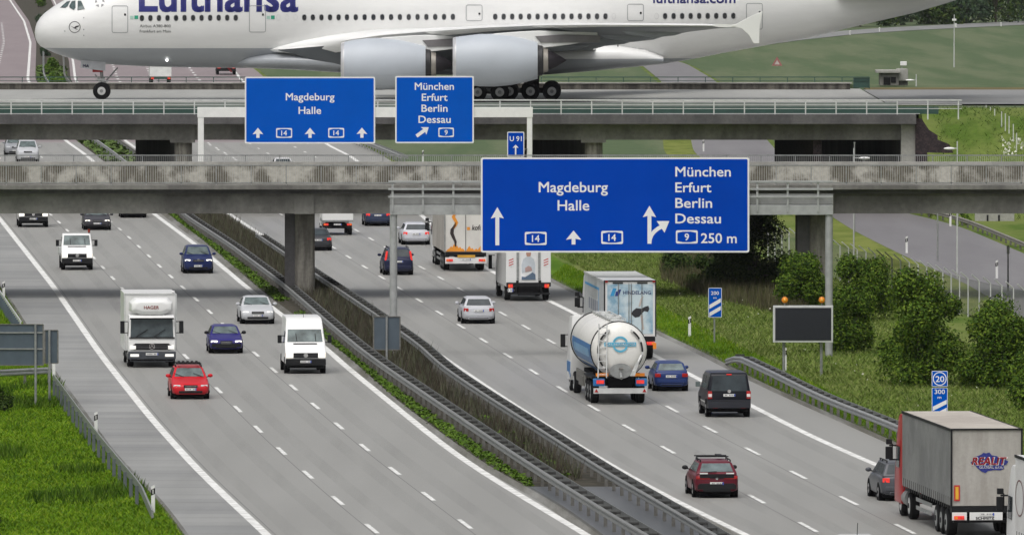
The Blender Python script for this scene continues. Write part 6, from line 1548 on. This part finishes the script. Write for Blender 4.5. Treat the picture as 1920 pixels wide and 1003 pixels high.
p0 = region([(1040, 478), (1240, 575), (1400, 655), (1540, 725), (1700, 810), (1960, 950), (1980, 700), (1800, 640), (1560, 520), (1330, 470)], 55)
p0 = p0[nr.random(len(p0)) < .35 + .65 * clump(p0, .9)]
V, T = blades(p0, .19, .05, 1.1); tag(mesh_np('meadow_right_verge', V, T, GB2), kind='stuff')
p0 = region([(1240, 500), (1340, 480), (1470, 520), (1560, 560), (1500, 600), (1330, 560), (1240, 525)], 26)
V, T = blades(p0, .9, .05, .3); tag(mesh_np('dry_weeds', V, T, leafmat('dry_weed', [(.06, .055, .03), (.10, .085, .055), (.07, .085, .03), (.13, .11, .075)])), kind='stuff')
# rough grass and blossoms on the bank right of the taxiway bridge
n_ = 9000; bx = nr.uniform(30.5, 46, n_); by = nr.uniform(753, 786, n_); p0 = np.stack([bx, by, np.array([hR(a, b) for a, b in zip(bx, by)])], 1); p0 = p0[nr.random(n_) < clump(p0, .8)]
V, T = blades(p0, .22, .07, 1.1); tag(mesh_np('grass_bridge_bank', V, T, leafmat('bank_grass', [(.06, .11, .02), (.09, .145, .03), (.13, .17, .05)])), kind='stuff')
n_ = 260; a_ = [P(u, v, 781) for u, v in zip(nr.uniform(1868, 1925, n_), nr.uniform(252, 292, n_))]; p0 = np.array([(p.x, 770 + 6 * nr.random(), p.z - .1) for p in a_])
V, T = blades(p0, .22, .2, .4); tag(mesh_np('white_blossoms', V, T, M('blossom_white', (.7, .7, .62), .8)), kind='stuff')
# flower heads in the meadow
p0 = region([(1240, 570), (1480, 660), (1700, 790), (1960, 900), (1960, 760), (1760, 700), (1560, 600), (1330, 540)], .06)
p0[:, 2] = .32; V, T = blades(p0, .08, .09, .4); tag(mesh_np('meadow_flowers', V, T, M('flower_white', (.6, .6, .5), .8)), kind='stuff')
# green plants of the median strip: leaf clumps between the carriageway edge and the near guardrail
def strip_points(fa, fb, y0, y1, dens, z=0):
    n_ = int(dens * (y1 - y0) * abs(fa(.5 * (y0 + y1)) - fb(.5 * (y0 + y1)))); y = nr.uniform(y0, y1, n_); t = nr.random(n_)
    A = np.interp(y, LR.y, np.array([fa(q) for q in LR.y])); B = np.interp(y, LR.y, np.array([fb(q) for q in LR.y]))
    return np.stack([A + (B - A) * t, y, np.full(n_, z)], 1)
def leaves(P0, size, hmax, cl):
    n_ = len(P0); P0 = P0.copy(); P0[:, 2] += nr.random(n_) ** .7 * hmax * cl
    nrm = np.stack([nr.normal(size=n_) * .6, nr.normal(size=n_) * .6, np.ones(n_)], 1); nrm /= np.linalg.norm(nrm, axis=1)[:, None]
    t = np.cross(nrm, nr.normal(size=(n_, 3))); t /= np.linalg.norm(t, axis=1)[:, None]; b = np.cross(nrm, t); s = (size * nr.uniform(.6, 1.3, n_))[:, None]
    V = np.stack([P0 - t * s, P0 + b * s * .7, P0 + t * s, P0 - b * s * .7], 1).reshape(-1, 3); return V, np.arange(4 * n_).reshape(-1, 4)
for nm, y0, y1 in (('median_plants_near', 416, 585), ('median_plants_far', 603, 800)):
    p0 = strip_points(lambda y: LI(y) + .02, lambda y: G1(y) - .05, y0, y1, 115); p0[:, 0] += .12 * np.sin(p0[:, 1] * 1.7) * (nr.random(len(p0)))
    c_ = .25 + .75 * np.clip(clump(p0, 1.7), 0, 1); V, Q = leaves(p0, .07, .26, c_); tag(mesh_np(nm, V, Q, GB3), kind='stuff')
p0 = strip_points(lambda y: G1(y) + .6, lambda y: G2(y) - .5, 417, 470, 26); p0 = p0[clump(p0, 1.3) > .62]; V, Q = leaves(p0, .08, .3, np.ones(len(p0))); tag(mesh_np('median_plants_inner', V, Q, GB3), kind='stuff')
p0 = strip_points(lambda y: LI(y) + .2, lambda y: RI(y) - .5, 860, 1400, 3.0); V, Q = leaves(p0, .3, .7, np.clip(clump(p0, .5), .1, 1) * .5); tag(mesh_np('median_plants_distant', V, Q, leafmat('far_cover', [(.08, .13, .035), (.11, .165, .05)])), kind='stuff')
# dead weeds standing between the two guardrails
WEED = leafmat('dead_weed', [(.035, .028, .022), (.075, .068, .052), (.045, .030, .024), (.12, .115, .092), (.06, .045, .034), (.13, .13, .10), (.065, .08, .035), (.10, .11, .07)])
p0 = strip_points(lambda y: G1(y) + .75, lambda y: RI(y) - .25, 420, 800, 42)
cut = (p0[:, 1] > 500) | (nr.random(len(p0)) < .8); p0 = p0[cut & (p0[:, 0] < np.interp(p0[:, 1], LR.y, [min(RI(q) - .3, G2(q) - .25 if q < 520 else 1e9) for q in LR.y]))]
p0 = p0[nr.random(len(p0)) < .35 + .75 * clump(p0, .8)]
V, T = blades(p0, .40 + .55 * np.clip(clump(p0, 1.1), 0, 1), .05, .34); tag(mesh_np('dead_weeds', V, T, WEED), kind='stuff')

# ------------------------------------------------------------------ small things along the road
PW_ = M('post_white', (.74, .74, .72), .5, var=.05)
def marker_post(label, u, v, hpx=None, z=0.0, D=None):
    p = P(u, v, D) if D else G(u, v, z); t = thing('marker_post', label, 'marker post', p, 0, 'roadside marker posts')
    tri = lambda z, k=1: [(-.07 * k, -.035, z), (.07 * k, -.035, z), (.07 * k, .035, z), (-.07 * k, .035, z)]
    mb = MB(); mb.loft([tri(-.1), tri(.97), [(-.07, -.035, 1.0), (.07, -.035, 1.06), (.07, .035, 1.06), (-.07, .035, 1.0)]], PW_); mb.build('body', t)
    mb = MB(); mb.prism([(-.075, .66), (.075, .73), (.075, .95), (-.075, .88)], lambda a, b, k: (a, -.042 + k, b), .084, BLACK); mb.build('black_band', t)
    mb = MB(); mb.box((0, -.045, .81), (.05, .012, .16), M('reflector_silver', (.5, .5, .48), .2)); mb.build('reflector', t)
for a in (('white marker post at the bottom left where the left guardrail slopes to the ground', 287, 962), ('white marker post halfway down the left guardrail', 180, 818), ('white marker post at the corner of the left guardrail below the grey sign back', 101, 708), ('white marker post at the upper left edge above the grey sign backs', 7, 562),
          ('white marker post in the grass left of the 200 m sign', 1293, 631), ('white marker post between guardrail and message board', 1472, 693), ('white marker post on the side road verge level with the largest sign', 1700, 474), ('white marker post on the side road verge near the right picture edge', 1869, 521),
          ('white marker post on the far bank beside the brick wing wall', 1782, 424), ('white marker post in the grass seen beneath the taxiway bridge', 1319, 284), ('white marker post in the grass left of the small detour sign', 793, 305)): marker_post(*a)
for lb_, u, v in (('small white edge light on the perimeter road near the airliner tail', 1594, 66), ('small white edge light on the perimeter road below the tree line', 1649, 60), ('small white edge light on the perimeter road left of the tall mast', 1793, 52), ('small white edge light on the perimeter road at the far right', 1877, 50)):
    p = G(u, v); t = thing('edge_light', lb_, 'light', p, 0, 'edge lights on the perimeter road')
    mb = MB(); mb.tube((0, 0, 0), (0, 0, .45), .1, PW_, 10, .08); mb.build('base', t, smooth=40)
    mb = MB(); mb.ell((0, 0, .52), (.14, .14, .14), PW_, 10, 6); mb.build('lamp', t, smooth=60)
# plain poles by the side road
for lb_, u, v0_, h in (('thin grey pole on the side road verge just right of the gantry post', 1602, 436, 6), ('thin grey pole at the side road in front of the bank', 1758, 490, 6), ('slim pole with a small plate on the side road verge at the right', 1890, 545, 2.6), ('short grey post behind the marker post on the far bank', 1796, 421, 2)):
    p = G(u, v0_); t = thing('pole', lb_, 'pole', p)
    mb = MB(); mb.tube((0, 0, -.1), (0, 0, h), .055, GALV, 10, .04); mb.build('shaft', t, smooth=40)
    mb = MB(); mb.box((0, -.07, h - .25), (.16, .02, .45), GALVL) if h < 3 else mb.tube((0, 0, h), (0, 0, h + .08), .07, GALV, 10); mb.build('plate' if h < 3 else 'cap', t)
# wire fence with outward-leaning tips along the side road
FEN = [(1440, 424), (1500, 441), (1564, 460), (1642, 480), (1730, 504), (1815, 530), (1913, 553), (2010, 577)]
fl = [G(u, v + 62) for u, v in FEN]
def fpt(s):
    k_ = min(int(s), len(fl) - 2); return fl[k_].lerp(fl[k_ + 1], s - k_)
tot = [0]
for a, b in zip(fl, fl[1:]): tot.append(tot[-1] + (b - a).length)
t = thing('wire_fence', 'grey wire security fence with slanted post tips along the side road', 'fence', fl[0])
WIRE = bpy.data.materials.new('wire_mesh'); WIRE.use_nodes = True
n, l = WIRE.node_tree.nodes, WIRE.node_tree.links; bsdf = n['Principled BSDF']; bsdf.inputs['Base Color'].default_value = (.22, .23, .22, 1); bsdf.inputs['Roughness'].default_value = .6
tr = n.new('ShaderNodeBsdfTransparent'); ms = n.new('ShaderNodeMixShader'); f_ = noise(n, l, 3.0, n.new('ShaderNodeTexCoord').outputs['Object'])
mr = n.new('ShaderNodeMapRange'); mr.inputs[3].default_value = .34; mr.inputs[4].default_value = .54; l.new(f_, mr.inputs[0]); l.new(mr.outputs[0], ms.inputs[0]); l.new(tr.outputs[0], ms.inputs[1]); l.new(bsdf.outputs[0], ms.inputs[2]); l.new(ms.outputs[0], n['Material Output'].inputs[0])
d_ = 0; pts = []
while d_ < tot[-1]:
    k_ = max(i for i, q in enumerate(tot) if q <= d_); k_ = min(k_, len(fl) - 2); p = fl[k_].lerp(fl[k_ + 1], (d_ - tot[k_]) / (tot[k_ + 1] - tot[k_])); pts.append(p - fl[0]); d_ += 3.6
for p in pts:
    mb = MB(); mb.bar(p + Vector((0, 0, -.1)), p + Vector((0, 0, 2.0)), .07, .07, GALVL); mb.bar(p + Vector((0, 0, 2.0)), p + Vector((-.42, -.3, 2.38)), .05, .05, GALVL); mb.build('post', t)
for a, b in zip(pts, pts[1:]):
    mb = MB(); mb.add([a + Vector((0, .04, .02)), b + Vector((0, .04, .02)), b + Vector((0, .04, 2.0)), a + Vector((0, .04, 2.0))], [(0, 1, 2, 3)], WIRE); mb.build('mesh_panel', t)
    
# posts of a field fence on the bank at the right
t = thing('field_fence', 'row of thin grey posts with wires climbing the grass bank at the right edge', 'fence', (xat(1840, 775), 775, 6.5))
for i, (u, v) in enumerate(((1849, 222), (1857, 226), (1865, 229), (1878, 234), (1885, 238), (1892, 243), (1900, 258), (1906, 275))):
    d_ = 786 - i * 3.2; p = P(u, v, d_) - Vector((xat(1840, 775), 775, 6.5)); mb = MB(); mb.bar(p + Vector((0, 0, -.3)), p + Vector((0, 0, .95)), .07, .07, GALVL); mb.build('post', t)
# lamps with flat white heads behind the overpass railing and near the hut
for lb_, um, uh, v0_, v1_, v2_, D_ in (('flat white lamp head on a short mast behind the overpass railing', 1601, 1621, 278, 297, 320, 625), ('flat white lamp head on a mast in front of the brick wing wall', 1795, 1780, 265, 279, 330, 640), ('small white lamp beside the concrete hut', 1718, 1706, 140, 151, 160, 868)):
    a, b = P(um, v0_, D_), P(um, v2_, D_)
    t = thing('street_lamp', lb_, 'lamp', (a.x, D_, 0 if D_ < 700 else ZT)); zb_ = 0 if D_ < 700 else ZT
    mb = MB(); mb.tube((0, 0, -.05), (0, 0, a.z - zb_), .05, GALVL, 10, .035); mb.build('mast', t, smooth=40)
    hx = xat(uh, D_) - a.x; hz_ = P(0, v1_, D_).z - zb_
    mb = MB(); mb.ell((hx, 0, hz_), (.34, .2, .09), WHITE, 14, 6); mb.bar((0, 0, hz_ + .02), (hx, 0, hz_ + .02), .05, .05, GALVL); mb.build('lamp_head', t, smooth=60)
# mast, hut, warning triangle, white wall
pm = G(1789, 126); t = thing('mast', 'tall slim pale mast with a small box near its top on the airfield meadow', 'mast', pm); hm = P(1789, 28, pm.y).z
mb = MB(); mb.tube((0, 0, -.1), (0, 0, hm), .09, GALVL, 10, .05); mb.build('shaft', t, smooth=40)
mb = MB(); mb.box((0, -.1, hm * .90), (.55, .3, .28), PW_); mb.build('instrument_box', t, bevel=.03)
mb = MB(); mb.box((.18, -.05, hm * .80), (.2, .2, .5), PW_); mb.build('lamp', t, bevel=.03)
hp = P(1672, 160, 870); t = thing('hut', 'small grey concrete hut with a raised block on the airfield meadow', 'hut', (hp.x, 870, ZT)); sc_ = F / 870
Hd = lambda u: (u - 1672) / sc_; Hz = lambda v: (160 - v) / sc_
for nm, u0, u1, v0_, v1_, y0, y1, mat in (('wall', 1650, 1685, 137, 160.5, 0, 3, CONC), ('roof', 1643, 1688, 132, 137, -.3, 3.3, CONCL), ('block', 1683, 1703, 130, 152, .5, 3.4, CONCL), ('antenna_box', 1689, 1701, 116, 123.5, 1, 1.5, WHITE), ('annex', 1683, 1703, 152, 160.5, .8, 3.2, CONC)):
    mb = MB(); mb.box(((Hd(u0) + Hd(u1)) / 2, (y0 + y1) / 2, (Hz(v0_) + Hz(v1_)) / 2), (Hd(u1) - Hd(u0), y1 - y0, Hz(v0_) - Hz(v1_)), mat); mb.build(nm, t, bevel=.03)
mb = MB(); mb.box((Hd(1663), -.02, Hz(152)), (.55, .06, .62), BLACK); mb.box((Hd(1675), -.02, Hz(150)), (.4, .06, .45), BLACK); mb.build('opening', t)
mb = MB(); mb.bar((Hd(1692), 1.2, Hz(130)), (Hd(1692), 1.2, Hz(122)), .06, .06, GALV); mb.build('antenna_mast', t)
tp_ = G(1457, 126); t = thing('warning_sign', 'pale red triangular warning sign standing in the airfield meadow', 'road sign', tp_)
mb = MB(); mb.prism([(-.7, 0.15), (.7, 0.15), (0, 1.35)], lambda a, b, k: (a, k, b), .05, M('pale_red', (.34, .13, .12), .6)); mb.build('panel', t)  # muted red, paler than a plain sign red
mb = MB(); mb.prism([(-.34, .32), (.34, .32), (0, .9)], lambda a, b, k: (a, -.006 + k, b), .005, M('greyish_white', (.5, .45, .42), .6)); mb.build('centre', t)
mb = MB(); mb.bar((0, .08, -.1), (0, .08, .8), .06, .06, GALV); mb.build('pole', t)
wp = G(1865, 413); t = thing('concrete_wall', 'low white concrete block wall on the bank under the overpass at the right', 'wall', wp); sc_ = F / wp.y
mb = MB(); mb.box((0, .2, .5), (74 / sc_, .4, 1.3), CONCL); mb.build('wall', t, bevel=.03)
mb = MB()
for x in (-.5, .3): mb.box((x, -.03, .12), (.12, .05, .5), DARK)
mb.build('stain_slot', t)

# ------------------------------------------------------------------ haze
if HAZE > 0:
    mb = MB(); mb.box((0, 1200, 24), (2900, 4200, 54), PW_); hz = mb.build('haze')
    m = bpy.data.materials.new('haze_air'); m.use_nodes = True; n, l = m.node_tree.nodes, m.node_tree.links
    n.remove(n['Principled BSDF']); pv = n.new('ShaderNodeVolumePrincipled'); pv.inputs['Color'].default_value = (.93, .95, 1, 1); pv.inputs['Density'].default_value = HAZE
    l.new(pv.outputs[0], n['Material Output'].inputs['Volume']); hz.data.materials.clear(); hz.data.materials.append(m); hz['kind'] = 'stuff'
